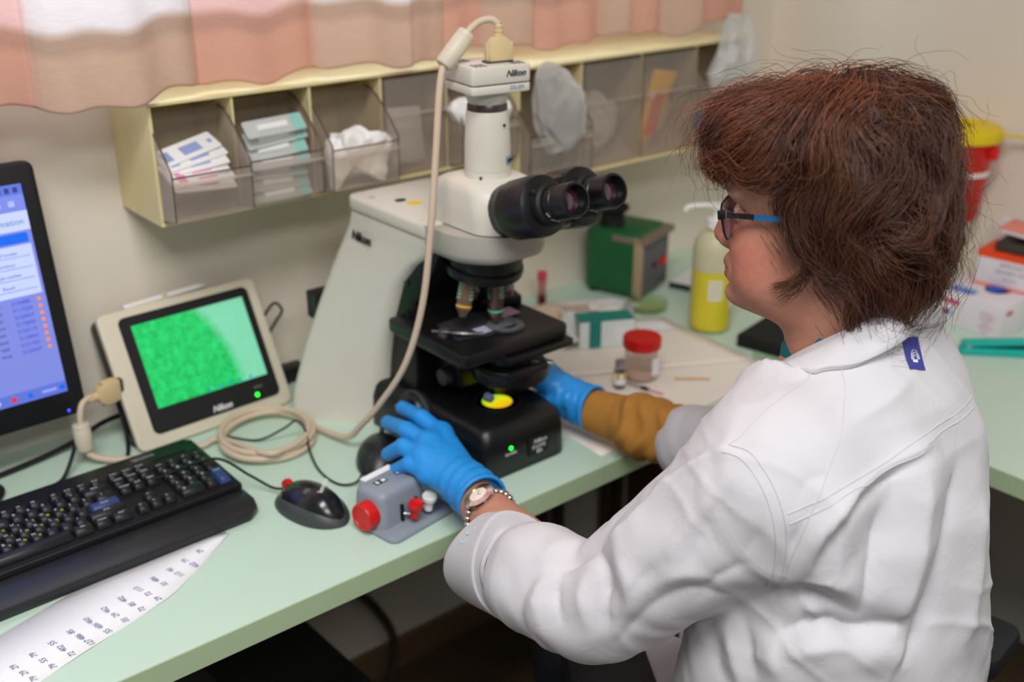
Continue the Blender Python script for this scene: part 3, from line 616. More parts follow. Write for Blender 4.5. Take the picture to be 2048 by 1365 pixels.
# teal carton, open end towards the camera
t = thing('slide_carton', 'white and teal open carton lying beside the red-lidded jar', 'carton', (1.315, 1.312, DZ+.004), R(-28)[0])
m_ct = M('carton_teal', (30, 130, 120), .5); m_cw = M('carton_white', (225, 232, 228), .5)
boxes('body', [(-.052, .05, -.022, -.0205, 0, .052), (-.052, .05, .0205, .022, 0, .052), (-.052, .05, -.0205, .0205, 0, .0015), (-.052, .05, -.0205, .0205, .0505, .052), (.0485, .05, -.0205, .0205, .0015, .0505)], m_cw, t)
boxes('teal_band', [(-.034, -.012, -.0226, -.0215, .001, .051)], m_ct, t); boxes('teal_band', [(-.052, .05, -.0228, .0226, .0518, .0526)], m_ct, t); boxes('print_patch', [(.012, .036, -.0226, -.0215, .012, .04)], m_sheet, t)
box('end_flap', (.03, .042, .0012), (-.066, 0, .012), m_cw, t, 0, R(0, -28, 0)); box('end_flap', (.022, .0012, .048), (-.060, .024, .026), m_cw, t, 0, R(0, 0, -20))
box('inner_block', (.04, .036, .03), (-.02, 0, .018), M('slides_green', (70, 110, 70), .4), t, .001)
box('foam_strip', (.075, .03, .03), (1.262, 1.385, DZ+.018), M('foam_peach', (226, 190, 160), .7), None, .004, R(0, 0, 18)); tag(bpy.data.objects['foam_strip'], 'peach coloured foam strip just behind the microscope stage', 'foam strip')
# jar
t = thing('specimen_jar', 'clear specimen jar with bright red screw lid on the sheet', 'jar', (1.262, 1.168, DZ+.003))
lathe('cup', [(0, .0), (.025, 0), (.0265, .002), (.0285, .062), (.0275, .062), (.0257, .003), (0, .0025)], M('jar_clear', (235, 228, 222), .25, var=0, clear=(250, 246, 243), haze=.08), t, seg=40)
lathe('residue', [(0, .0028), (.025, .0028), (.0252, .006), (0, .006)], M('jar_contents', (226, 210, 198), .5), t, seg=32)
prof = [(0, .056), (.0315, .056), (.0325, .058), (.0325, .073), (.0315, .075), (.029, .0755), (.028, .0745), (0, .0745)]
lathe('screw_lid', prof, m_red, t, seg=48)
boxes('paper_label', [(-.004, .012, -.030, -.0285, .012, .042)], m_sheet, t)
# vial
t = thing('glass_vial', 'small glass vial with yellow stripes and grey cap beside the jar', 'vial', (1.205, 1.162, DZ+.003))
lathe('glass', [(0, 0), (.0095, 0), (.0105, .002), (.0105, .034), (.0075, .038), (.0075, .042), (0, .042)], M('vial_glass', (225, 228, 225), .1, var=0, clear=(222, 226, 224)), t, seg=24)
lathe('vial_label', [(.0107, .008), (.0107, .028)], m_paper, t, seg=24)
for a in (-150, -90): boxes('yellow_stripe', [(-.0025, .0025, -.0115, -.0105, .018, .030)], M('stripe_yellow', (206, 178, 30), .5), t, rot=(0, 0, math.radians(a+90)))
lathe('cap', [(0, .038), (.0085, .038), (.0085, .048), (0, .049)], M('cap_grey', (150, 148, 150), .35, .5), t, seg=24)
# syringe beside the vial
t = thing('small_syringe', 'thin syringe with dark plunger lying beside the vial', 'syringe', (1.228, 1.138, DZ+.006), R(-78)[0])
tube('barrel', [(-.025, 0, 0), (.02, 0, 0)], .0032, M('syringe_clear', (225, 222, 222), .2, var=0, clear=(226, 222, 222)), t, straight=True); tube('plunger', [(.004, 0, 0), (.016, 0, 0)], .003, m_dark, t, straight=True); tube('rod', [(.02, 0, 0), (.045, 0, 0)], .0016, m_pk, t, straight=True)
# blood tube standing behind the stage
t = thing('blood_tube', 'pink capped blood tube with dark red sample behind the stage', 'tube', (1.352, 1.525, DZ))
lathe('stand_collar', [(0, 0), (.012, 0), (.012, .006), (0, .006)], m_white, t, seg=20)
lathe('glass', [(0, .004), (.0075, .004), (.0085, .008), (.0085, .062), (0, .062)], M('tube_pinkish', (228, 180, 184), .3, var=0, clear=(232, 196, 198)), t, seg=20)
lathe('sample', [(0, .005), (.007, .005), (.008, .009), (.008, .024), (0, .024)], M('blood', (120, 10, 16), .3), t, seg=20); lathe('cap', [(0, .058), (.0095, .058), (.0095, .074), (0, .075)], M('cap_pink', (206, 70, 90), .4), t, seg=20)
# glass dish by the mixer, white-topped board
t = thing('glass_dish', 'round shallow glass dish in front of the green mixer', 'dish', (1.505, 1.385, DZ+.0015))
lathe('dish', [(0, 0), (.036, 0), (.040, .004), (.040, .016), (.0385, .016), (.0385, .004), (0, .002)], M('dish_glass', (200, 212, 180), .08, var=0, clear=(236, 242, 226)), t, seg=40); lathe('residue', [(0, .002), (.026, .002), (.026, .0032), (0, .0032)], M('dish_green', (158, 172, 118), .3), t, seg=32)
t = thing('slide_tray', 'flat white topped tray with dark rim behind the pump bottle', 'tray', (1.70, 1.405, DZ), R(17)[0])
boxes('base', [(-.06, .07, -.055, .055, 0, .012)], M('tray_dark', (40, 50, 48), .5), t, .002); boxes('white_top', [(-.057, .067, -.052, .052, .012, .0145)], m_sheet, t, .001)
sheet('green_folder', 'pale green sheet tucked under the tube rack by the desk corner', 'folder', [(1.43, 1.06), (1.50, 1.035), (1.60, 1.12), (1.55, 1.16)], .0005, M('folder_green', (150, 186, 150), .6), .0004, 8)

# ------------------------------------------------------------------ boxes on the right
t = thing('glove_box', 'white dispenser box with blue gloves showing in its oval opening', 'box', (1.885, .858, DZ))
m_bx = M('carton_lilac_white', (226, 220, 226), .55, var=.02)
boxes('carton', [(0, .17, 0, .138, 0, .066)], m_bx, t, .0015)
prism('opening', ring(.034, .024, 30), 0, .0012, m_dark, t, loc=(.085, .055, .0658)); prism('glove_tip', ring(.024, .014, 24), 0, .004, M('glove_blue_dark', (26, 80, 190), .5), t, loc=(.075, .056, .0668))
boxes('red_print', [(-.0006, 0, .086, .122, .044, .052)], M('print_red', (206, 50, 90), .5), t); boxes('red_print', [(.012, .034, -.0006, 0, .044, .052)], M('print_red', (206, 50, 90), .5), t)
prism('blue_print', rrect(.03, .055, .008, 4), 0, .0006, M('print_blue', (90, 140, 214), .5), t, loc=(.025, .098, .066))
for dy, mt in ((.112, 'print_red'), (.106, 'print_blue')): prism('round_mark', ring(.006, n=14), 0, .0006, M(mt), t, loc=(0, dy, .026), rot=R(0, -90, 0))
for r_ in range(5):
    text('small_print', ('NITRILE', 'GLOVES', '200', 'MEDIUM', 'blue')[r_], .0075, M('print_rose', (214, 150, 180), .5), t, (-.0008, .03, .042-.0085*r_), R(90, 0, -90), .0001)
t = thing('reagent_box', 'white carton with orange band and open lid standing on the glove box', 'box', (1.975, .838, DZ+.0668), R(6)[0])
boxes('carton', [(0, .08, 0, .125, 0, .068)], m_bx, t, .001); boxes('orange_band', [(-.0008, .0805, -.0008, .1258, .056, .069)], M('band_orange', (238, 74, 20), .5), t); boxes('pale_band', [(-.0008, .0805, -.0008, .1258, 0, .006)], M('band_salmon', (232, 140, 120), .5), t)
boxes('contents', [(.006, .074, .006, .10, .069, .088)], M('contents_dark', (66, 56, 50), .6), t, .003); box('open_lid', (.07, .10, .006), (.035, .045, .108), m_bx, t, .001, R(4, 0, 0)); box('lid_edge', (.072, .102, .004), (.035, .045, .1135), M('band_salmon'), t, .001, R(4, 0, 0))
box('lid_hinge', (.004, .12, .05), (.078, .06, .092), m_bx, t, .001)
for r_, (b_, s_) in enumerate((('IMMUNO', .011), ('REAGENT KIT', .009), ('LOT 0412', .006))): text('print', b_, s_, m_ltext, t, (-.001, .06, .046-.013*r_), R(90, 0, -90), .0001)
t = thing('tissue_pack', 'low lilac white pack lying left of the glove box', 'pack', (1.93, 1.055, DZ), R(12)[0]); prism('pack', rrect(.12, .075, .012, 4), 0, .035, M('pack_lilac', (222, 210, 222), .6, var=.05), t, bev=.008, seg=3, top=.9); boxes('seam', [(-.055, .055, -.002, .002, .034, .0365)], m_paper, t)
t = thing('stapler', 'turquoise stapler lying on the right-hand desk', 'stapler', (1.822, .832, DZ), R(-47)[0])
m_tq = M('turquoise_plastic', (20, 178, 165), .35)
prism('base', rrect(.125, .026, .008, 4), 0, .014, m_tq, t, bev=.003); box('arm', (.108, .022, .010), (-.006, 0, .023), m_tq, t, .004, R(0, -4, 0)); box('magazine', (.085, .014, .006), (.010, 0, .0165), m_dark, t, .001, R(0, -3, 0)); lathe('pivot', [(0, -.012), (.004, -.012), (.004, .012), (0, .012)], m_steel, t, (-.05, 0, .016), R(90, 0, 0), 12)

# ------------------------------------------------------------------ sharps bin on the right wall
t = thing('sharps_bin', 'red sharps bin with yellow lid hung on the right wall', 'bin', (2.012, 1.058, .908))
m_rb = M('bin_red', (214, 26, 22), .4, var=.04); m_yl = M('lid_yellow', (226, 196, 12), .4, var=.04)
lathe('bucket', [(0, 0), (.046, 0), (.049, .004), (.060, .145), (.064, .150), (.064, .158), (.060, .160), (.056, .158), (.045, .006), (0, .005)], m_rb, t, seg=44)
lathe('lid', [(.020, .182), (.030, .180), (.040, .186), (.060, .184), (.071, .176), (.073, .168), (.071, .156), (.066, .154), (.066, .160), (.02, .170), (.02, .182)], m_yl, t, seg=44)
lathe('dark_opening', [(0, .169), (.021, .169)], m_dark, t, seg=30)
lathe('holder_ring', [(.0555, .090), (.0585, .090), (.0590, .099), (.0560, .099)], m_white, t, seg=44)
boxes('wall_bracket', [(.055, .081, -.02, .02, .075, .115)], m_white, t, .002); boxes('handle_lug', [(-.008, .008, -.075, -.058, .125, .150)], m_rb, t, .003)
tube('lid_strap', [(.02, -.068, .17), (.04, -.09, .168), (.055, -.11, .160)], .003, m_yl, t); prism('spare_cap', ring(.016, n=20), 0, .008, m_yl, t, loc=(.06, -.122, .152))

# ------------------------------------------------------------------ leads behind the screens
def lead(lab, pts, r=.0028, mat=None):
    p0 = Vector(pts[0]); o = tube('power_lead', [Vector(p)-p0 for p in pts], r, mat or m_blk, None, loc=p0); tag(o, lab, 'cable'); return o
lead('black lead looping behind the monitor foot to the keyboard', [(.43, 1.50, DZ+.05), (.41, 1.47, DZ+.03), (.385, 1.45, DZ+.006), (.36, 1.435, DZ+.006), (.345, 1.42, DZ+.004), (.336, 1.405, DZ+.004)])
lead('thick black lead lying along the wall behind the monitor', [(.1, 1.50, DZ+.004), (.3, 1.515, DZ+.005), (.42, 1.535, DZ+.010), (.5, 1.56, DZ+.02), (.60, 1.565, DZ+.012)], .004)
lead('black lead dropping from the left side of the small display', [(.505, 1.545, DZ+.085), (.500, 1.52, DZ+.06), (.497, 1.495, DZ+.02), (.487, 1.47, DZ+.004), (.47, 1.44, DZ+.004)], .003)
lead('thin black lead looping at the right of the small display', [(.757, 1.545, DZ+.12), (.785, 1.55, DZ+.142), (.80, 1.552, DZ+.125), (.785, 1.55, DZ+.108), (.768, 1.545, DZ+.085), (.775, 1.53, DZ+.04), (.79, 1.53, DZ+.006), (.83, 1.55, DZ+.004)], .0024)
box('plug_block', (.05, .03, .028), (.80, 1.545, DZ+.014), m_blk, None, .004); tag(bpy.data.objects['plug_block'], 'small black plug block on the desk behind the small display', 'plug')

# ------------------------------------------------------------------ camera cable
t = thing('camera_cable', 'beige cable running from the microscope camera down to the small display', 'cable', (0, 0, 0))
AX, AY = .913, 1.143
coil = []
for k in range(0, 3*14+6):
    a = -2*math.pi*k/14+.2; rr_ = .066+.004*math.sin(k*.7)
    coil.append((.664+rr_*1.03*math.cos(a)+.10*rr_*math.sin(a), 1.372+rr_*1.08*math.sin(a), DZ+.006+.0022*(k/6)))
down = [(AX+.012, AY-.01, 1.356), (AX+.004, AY-.004, 1.362), (AX-.012, AY+.004, 1.358), (AX-.034, AY+.008, 1.340), (AX-.058, AY+.010, 1.316), (AX-.072, AY+.006, 1.285), (AX-.088, AY-.003, 1.20), (AX-.105, AY-.01, 1.10), (AX-.116, AY-.002, 1.0), (AX-.132, AY+.02, .91), (AX-.150, AY+.06, .84), (AX-.162, AY+.10, .79), (AX-.168, AY+.14, .757)]
tail = [(.605, 1.405, DZ+.012), (.58, 1.412, DZ+.007), (.559, 1.418, DZ+.006), (.53, 1.424, DZ+.006), (.499, 1.432, DZ+.006), (.46, 1.452, DZ+.008), (.436, 1.466, DZ+.016), (.428, 1.472, DZ+.030), (.428, 1.475, DZ+.055), (.430, 1.478, DZ+.078), (.438, 1.484, DZ+.094), (.452, 1.490, DZ+.098)]
tube('cord', down+coil+tail, .0047, m_cord, t, n=10, per=6)
def ferrite(p, q):
    p, q = Vector(p), Vector(q); d = q-p; L_ = d.length; o = lathe('ferrite_core', [(.0048, 0), (.0105, .001), (.0125, .004), (.0125, L_*.8), (.0118, L_*.84), (.0125, L_*.88), (.0115, L_-.001), (.0048, L_)], m_beige, t, p, seg=24)
    o.rotation_euler = d.to_track_quat('Z', 'Y').to_euler(); return o
ferrite((AX-.064, AY+.0098, 1.308), (AX-.026, AY+.0065, 1.347)); ferrite((.428, 1.4725, DZ+.026), (.4285, 1.477, DZ+.068))
for nm, loc, rot in (('camera_plug', (AX+.012, AY-.01, 1.305), (0, 0, R(-10)[0])), ('display_plug', (.497, 1.500, DZ+.0945), R(0, -90, 12))):
    o = prism(nm, [(-.016, 0), (.016, 0), (.017, .022), (.012, .032), (.006, .036), (-.006, .036), (-.012, .032), (-.017, .022)], -.008, .008, m_plug, t, bev=.002, mtx=XZ, loc=loc, rot=rot)
    boxes('metal_shell', [(-.0145, .0145, -.005, .005, -.006, 0)], m_mgrey, o); boxes('latch', [(-.0195, -.016, -.004, .004, .006, .028)], m_plug, o, .001); boxes('latch', [(.016, .0195, -.004, .004, .006, .028)], m_plug, o, .001)
    lathe('strain_relief', [(.007, .034), (.007, .038), (.0055, .039), (.0065, .041), (.0065, .044), (.0052, .045), (.006, .047), (.006, .05), (.0048, .052)], m_plug, o, seg=20)

# ------------------------------------------------------------------ under the desk
t = thing('computer_tower', 'black computer tower standing under the desk', 'computer', (.595, 1.16, 0), R(1)[0])
boxes('case', [(-.09, .09, -.02, .36, .012, .425)], m_dark, t, .006); boxes('front_bezel', [(-.088, .088, -.035, -.02, .014, .422)], m_blk, t, .006)
boxes('drive_bay', [(-.07, .07, -.038, -.034, .34, .375)], m_blk2, t, .002); boxes('side_rail', [(-.085, -.07, 0, .34, 0, .012)], m_blk, t); boxes('side_rail', [(.07, .085, 0, .34, 0, .012)], m_blk, t); prism('power_button', ring(.01, n=16), 0, .003, m_steel, t, loc=(.0, -.0345, .30), rot=R(90, 0, 0))
t = thing('power_unit', 'dark grey power unit beside the computer tower', 'power unit', (.715, 1.03, 0))
boxes('case', [(-.03, .045, -.12, .06, 0, .36)], M('case_slate', (30, 34, 42), .5), t, .008); boxes('front_grille', [(-.02, .035, -.123, -.119, .05, .30)], m_mgrey, t); boxes('name_plate', [(-.025, -.005, -.06, -.02, .3595, .3615)], m_steel, t)
lead('grey lead curving down the wall beside the computer tower', [(.80, 1.56, .30), (.86, 1.565, .285), (.93, 1.565, .22), (.985, 1.565, .12), (.99, 1.56, .05), (.97, 1.55, .006)], .009, M('lead_brown', (70, 62, 54), .6))
for x in (1.395, 1.445, 1.595, 1.635):
    o = tube('heating_pipe', [(0, 0, .02), (0, 0, .70)], .013, M('pipe_brown', (74, 60, 46), .5), None, straight=True, loc=(x, 1.565, 0), n=14)
    tag(o, 'dark brown vertical pipe on the wall under the desk, %s from the left' % {1.395: 'first', 1.445: 'second', 1.595: 'third', 1.635: 'fourth'}[x], 'pipe', 'pipes under the desk')
# ------------------------------------------------------------------ microscope
m_sc = M('scope_offwhite', (216, 212, 200), .4, var=.03); m_scg = M('scope_grey', (178, 174, 164), .42, var=.03); m_sb = M('scope_black', (16, 16, 18), .36, var=.1); m_sbm = M('scope_black_matt', (10, 10, 11), .6)
m_obj = M('objective_brass', (150, 120, 104), .28, .7, var=.05)
t = thing('microscope', 'white and black laboratory microscope with camera on top', 'microscope', (AX, AY, DZ)); SC = t
# base
def planring(hf, hb, f, b_, z, r=.014): return [(x, y, z) for x, y in _rp([(-hf, f), (hf, f), (hb, b_), (-hb, b_)], r)]
def _rp(poly, r, n=4):
    out = []; k = len(poly)
    for i in range(k):
        p = Vector(poly[i]); a = (Vector(poly[i-1])-p); c = (Vector(poly[(i+1) % k])-p); la = min(r, a.length*.45); lc = min(r, c.length*.45)
        p0 = p+a.normalized()*la; p1 = p+c.normalized()*lc
        for q in range(n+1):
            u_ = q/n; w_ = p0*(1-u_)**2+p*2*u_*(1-u_)+p1*u_*u_; out.append((w_.x, w_.y))
    return out
loft('base', [planring(.074, .094, -.080, .19, .0, .018), planring(.0775, .096, -.0855, .19, .004, .02), planring(.0765, .095, -.084, .19, .05, .02), planring(.073, .092, -.078, .19, .070, .02), planring(.066, .087, -.070, .19, .0775, .022), planring(.056, .08, -.060, .19, .0795, .024)], m_sb, t, ang=80)
lathe('lamp_well', [(.0225, 0), (.031, 0), (.034, .003), (.034, -.001)], m_sbm, t, (0.004, -.012, .0795), seg=40)
ml = bpy.data.materials.new('lamp_glow'); ml.use_nodes = True; N = ml.node_tree.nodes; L = ml.node_tree.links; b = N['Principled BSDF']
tc = N.new('ShaderNodeTexCoord'); gx = N.new('ShaderNodeSeparateXYZ'); L.new(tc.outputs['Object'], gx.inputs[0]); cr = N.new('ShaderNodeValToRGB'); mr = N.new('ShaderNodeMapRange'); mr.inputs[1].default_value = -.02; mr.inputs[2].default_value = .02
L.new(gx.outputs[1], mr.inputs[0]); L.new(mr.outputs[0], cr.inputs[0]); e = cr.color_ramp.elements; e[0].color = (*lin((250, 190, 10)), 1); e[1].color = (*lin((70, 215, 40)), 1); en = e.new(.45); en.color = (*lin((240, 235, 10)), 1)
L.new(cr.outputs[0], b.inputs['Emission Color']); b.inputs['Emission Strength'].default_value = .9; b.inputs['Base Color'].default_value = (.05, .05, .02, 1); b.inputs['Roughness'].default_value = .1
lathe('field_lens', [(0, .003), (.012, .0022), (.0225, 0)], ml, t, (0.004, -.012, .0798), seg=36)
prism('power_light', ring(.0032, n=14), 0, .0012, scr('led_green', (40, 255, 60), 2.5), t, loc=(-.030, -.0845, .044), rot=R(90, 0, 0))
text('power_mark', 'POWER', .006, m_wtext, t, (-.030, -.0852, .035), R(90, 0, 0), .0002)
pl = boxes('name_plate', [(.002, .040, -.0866, -.0850, .018, .048)], m_dark, t, .0006)
text('maker_name', 'Nikon', .010, m_wtext, pl, (.023, -.0869, .040), R(90, 0, 0), .0001, shear=.3); text('model_name', 'ECLIPSE', .0075, m_wtext, pl, (.021, -.0869, .031), R(90, 0, 0), .0001); text('model_name', '80i', .009, m_wtext, pl, (.022, -.0869, .023), R(90, 0, 0), .0001)
lathe('dimmer_dial', [(0, 0), (.011, 0), (.010, .006), (0, .007)], m_blk2, t, (-.0775, -.03, .035), R(0, -90, 0), 24)
# arm shell
A = [(0, .167, .280, .092, .190), (.05, .163, .283, .089, .178), (.12, .150, .277, .085, .155), (.19, .132, .266, .081, .130), (.25, .105, .256, .079, .106), (.285, .070, .249, .0785, .091), (.31, .034, .244, .078, .081), (.330, .022, .241, .078, .079)]
loft('arm_shell', [planring(hf, hb, f, b_, w_, .02) for w_, f, b_, hf, hb in A], m_sc, t, ang=80)
prism('inner_column', [(.175, .0), (.175, .30), (.02, .315), (.045, .27), (.085, .22), (.085, .0)], -.070, .070, m_sb, t, bev=.004, mtx=YZ)
for z in (.20, .25): lathe('socket_screw', [(0, 0), (.004, 0), (.004, .002), (.002, .002), (0, .001)], m_blk2, t, (-.0715, .10, z), R(0, -90, 0), 14)
# top cover and nose
loft('nose', [[(x, y, z) for x, y in _rp([(-h1, .20), (-h1, -.02), (-.05*s_, -.088*s_), (.05*s_, -.088*s_), (h1, -.02), (h1, .20)], .02)] for h1, s_, z in ((.064, .66, .310), (.074, .80, .316), (.078, .84, .326), (.078, .84, .352))], m_scg, t, ang=60)
prism('top_cover', _rp([(-.080, .243), (-.080, .03), (.080, .03), (.080, .243)], .02), .331, .354, m_sc, t, bev=.006, seg=3)
prism('yellow_sticker', ring(.012, .010, 20), 0, .0006, M('sticker_yellow', (232, 206, 20), .5), t, loc=(-.028, .135, .354)); prism('black_plug', ring(.009, .007, 18), 0, .0008, m_dark, t, loc=(-.036, .160, .354))
for p in ((-.06, .20), (-.055, .055)): prism('screw_cap', ring(.0055, n=14), 0, .0006, m_scg, t, loc=(*p, .354))
tn = text('maker_name', 'Nikon', .020, m_dark, t, (-.0885, .190, .300), R(90, 0, -90), .0005, shear=.3, bold=.0005); tn.rotation_euler = Euler((math.radians(90), 0, math.radians(-90)))
# trinocular head
HB = [(.354, .054, -.068, .055), (.370, .0545, -.068, .056), (.403, .0535, -.058, .055), (.414, .050, -.048, .052), (.4185, .043, -.040, .045)]
loft('head_block', [[(x, y, z) for x, y in _rp([(-h1, b_), (-h1, f+.022), (-h1+.02, f), (h1-.02, f), (h1, f+.022), (h1, b_)], .012)] for z, h1, f, b_ in HB], m_sc, t, ang=60)
# photo tube
lathe('photo_tube', [(0, .416), (.0315, .416), (.0315, .4265), (.0308, .427), (.0308, .428), (.0315, .4285), (.0312, .46), (.0285, .503), (.0278, .507), (0, .507)], m_sc, t, seg=44)
lathe('clamp_ring', [(0, .506), (.0268, .506), (.0270, .514), (.024, .519), (.019, .521), (0, .521)], M('ring_bronze', (88, 76, 74), .3, .6), t, seg=44)
for k in range(10): a = 2*math.pi*k/10; lathe('clamp_screw', [(0, 0), (.003, 0), (.003, .004), (0, .004)], m_steel, t, (.019*math.cos(a), .019*math.sin(a), .5195), seg=8)
for p in ((.004, -.0298, .490), (-.026, -.018, .4215)):
    d = Vector((p[0], p[1], 0)); o = lathe('set_screw', [(0, 0), (.0019, 0), (.0019, .0018), (0, .0018)], m_dark, t, p, seg=10); o.rotation_euler = d.to_track_quat('Z', 'Y').to_euler()
o = loft('tube_sticker', [[(.0318*math.cos(math.radians(a)), .0318*math.sin(math.radians(a)), z) for a in range(-78, -39, 4)] for z in (.435, .448)], M('sticker_blue', (150, 176, 196), .5), t, cap=False, closed=False)
text('maker_name', 'Nikon', .008, m_dark, t, (.0163, -.0278, .4415), R(90, 0, 30), .0001, shear=.3, bold=.0003)
# camera
cm = bpy.data.objects.new('microscope_camera', None); COL.objects.link(cm); cm.parent = t; cm.location = (0, 0, .5165); cm.rotation_euler = R(0, 0, -9)
lathe('mount_flange', [(0, 0), (.0255, 0), (.0275, .004), (.0295, .010), (.0295, .019), (0, .019)], m_sc, cm, seg=44)
prism('lower_shell', rrect(.088, .080, .006, 3), .017, .0285, m_sc, cm, bev=.002); prism('upper_shell', rrect(.088, .080, .006, 3), .0292, .052, m_sc, cm, bev=.0025); prism('shell_gap', rrect(.086, .078, .006, 3), .028, .030, m_mgrey, cm)
text('maker_name', 'Nikon', .0115, m_mgrey, cm, (.020, -.0403, .0415), R(90, 0, 0), .0002, shear=.35, bold=.0004); text('model_name', 'DS-5M', .0075, M('print_violet', (110, 110, 150), .5), cm, (.022, -.0403, .0235), R(90, 0, 0), .0002)
for k in range(3):
    for y in (-.024, .022): boxes('vent_slot', [(-.034+.0065*k, -.031+.0065*k, y-.009, y+.009, .0515, .0525)], m_mgrey, cm); boxes('vent_slot', [(.022+.0065*k, .025+.0065*k, y-.009, y+.009, .0515, .0525)], m_mgrey, cm)
boxes('socket', [(-.008, .030, -.017, -.001, .051, .0545)], m_mgrey, cm)
# binocular
EU = (-.029, .036); dirv = Vector((0, -.945, .327)); q = dirv.to_track_quat('Z', 'Y').to_euler()
def along(u_, s_): return Vector((u_, -.068, .386))+dirv*s_
bn = bpy.data.objects.new('binocular', None); COL.objects.link(bn); bn.parent = t; bn.location = (0, 0, 0)
# mount neck + bridging housing
def oval(c, hx, hz, n=28, sq=2.6):
    e1 = Vector((1, 0, 0)); e2 = dirv.cross(e1).normalized()*-1; out = []
    for i in range(n):
        a = 2*math.pi*i/n; ca, sa = math.cos(a), math.sin(a); out.append(c+e1*hx*math.copysign(abs(ca)**(2/sq), ca)+e2*hz*math.copysign(abs(sa)**(2/sq), sa))
    return out
loft('mount_neck', [oval(along(.003, -.03), .045, .036), oval(along(.003, .012), .048, .038), oval(along(.003, .022), .054, .037)], m_sb, bn)
loft('bridge', [oval(along(.003, .018), .052, .034), oval(along(.003, .030), .062, .036), oval(along(.003, .075), .064, .034), oval(along(.003, .085), .060, .030)], m_sb, bn, ang=50)
for i, u_ in enumerate(EU):
    o = lathe('prism_housing', [(0, -.004), (.036, -.004), (.039, .004), (.040, .048), (.038, .056), (.030, .060), (0, .060)], m_sb, bn, along(u_, .030), q, 40)
    lathe('collar', [(0, .0), (.0255, 0), (.027, .003), (.027, .014), (.0235, .017), (0, .017)], m_sbm, bn, along(u_, .088), q, 40)
    ep = lathe('eyepiece', [(0, 0), (.0215, 0), (.0215, .016), (.0205, .017), (.0205, .020), (.0222, .022), (.0225, .040), (.0215, .044), (.0185, .045), (.0165, .040), (.0150, .030), (0, .030)], m_sb, bn, along(u_, .102), q, 44)
    lathe('lens', [(0, .034), (.009, .0333), (.0150, .031)], M('lens_coated', (60, 30, 50), .03, var=0, spec=.9, coat=1), ep, seg=32)
    boxes('scale_mark', [(-.001, .001, -.0218, -.0212, .004, .013)], m_wtext, ep)
    tx = text('print', 'CFI', .0055, m_wtext, ep, (-.0185, -.0118, .008), R(0, 0, 0), .0001); tx.rotation_euler = Euler((math.radians(90), 0, math.radians(-57)))
    tx = text('print', '10x/22', .0055, m_wtext, ep, (-.0085, -.0205, .008), R(0, 0, 0), .0001); tx.rotation_euler = Euler((math.radians(90), 0, math.radians(-22)))
    lathe('hinge_screw', [(0, 0), (.004, 0), (.004, .003), (0, .003)], m_blk2, bn, along(u_-.022, .091)+Vector((0, 0, .02)), q, 12)
# nosepiece and objectives
NT = R(10, 0, 0)
lathe('nosepiece', [(0, .0), (.044, .0), (.050, -.004), (.053, -.010), (.053, -.030), (.050, -.033), (.055, -.035), (.056, -.040), (.055, -.046), (.048, -.050), (0, -.054)], m_sb, t, (-.006, -.004, .329), NT, 48)
def objective(loc, rot, bandm, ln=.054):
    o = lathe('objective', [(0, 0), (.0125, 0), (.0125, -.004), (.0118, -.005), (.0118, -.6*ln), (.0108, -.62*ln), (.0108, -.80*ln), (.0075, -.88*ln), (.0045, -ln), (0, -ln)], m_obj, t, loc, rot, 28)
    lathe('colour_band', [(.0110, -.71*ln), (.0113, -.71*ln), (.0113, -.75*ln), (.0110, -.75*ln)], bandm, o, seg=28)
    for k in range(5):
        boxes('engraving', [(-.005+.0006*k, .004, -.0121, -.0117, -.0112-.005*k, -.0098-.005*k)], M('engraved_mint', (110, 214, 176), .5), o)
        boxes('engraving', [(-.0123, -.0117, -.004+.001*(k % 3), .003, -.0112-.005*k, -.0098-.005*k)], M('engraved_mint'), o)
mb_y = M('band_yellow', (226, 186, 30), .4); mb_g = M('band_mint', (90, 210, 165), .4); mb_b = M('band_blue', (90, 160, 215), .4)
objective((.004, -.010, .276), R(0, 0, 0), mb_g, .071)
objective((-.034, .002, .280), R(-4, 16, 0), mb_y, .058); objective((.034, .022, .274), R(-16, -16, 0), mb_b, .048); objective((-.010, .038, .276), R(-26, 6, 0), mb_g, .046)
# stage
prism('stage_plate', _rp([(-.098, -.068), (.094, -.068), (.094, .118), (-.098, .118)], .012), .178, .198, m_sb, t, bev=.004)
boxes('stage_rail', [(-.02, .098, -.074, .05, .164, .176)], m_sb, t, .003); boxes('stage_slide_bar', [(-.03, .04, -.084, -.074, .146, .158)], m_sb, t, .002)
prism('holder_plate', [(-.072, -.020), (-.03, -.034), (.03, -.032), (.052, .02), (.01, .05), (-.06, .045)], .1982, .2002, M('holder_clear', (120, 120, 130), .15, var=0, clear=(150, 150, 160)), t)
lathe('slide_ring', [(.016, .200), (.026, .200), (.027, .202), (.026, .2035), (.016, .203)], M('dish_clear', (200, 205, 210), .1, var=0, clear=(190, 195, 198)), t, (.012, -.022, 0), seg=36)
boxes('glass_slide', [(-.034, .030, -.026, -.004, .2003, .2015)], M('slide_frosted', (206, 206, 220), .3, var=0, clear=(200, 200, 215)), t); boxes('slide_label', [(-.034, -.012, -.026, -.004, .2015, .2017)], M('label_lilac', (176, 176, 200), .5), t)
boxes('cover_slip', [(.03, .062, .004, .03, .2003, .2016)], M('label_rose', (170, 140, 160), .5), t)
tube('clip_arm', [(-.078, .03, .2), (-.074, .0, .207), (-.06, -.018, .207), (-.035, -.03, .204)], .0025, m_steel, t); lathe('clip_screw', [(0, 0), (.008, 0), (.008, .008), (0, .009)], M('clip_grey', (110, 104, 100), .3, .5), t, (-.072, .012, .198), seg=20)
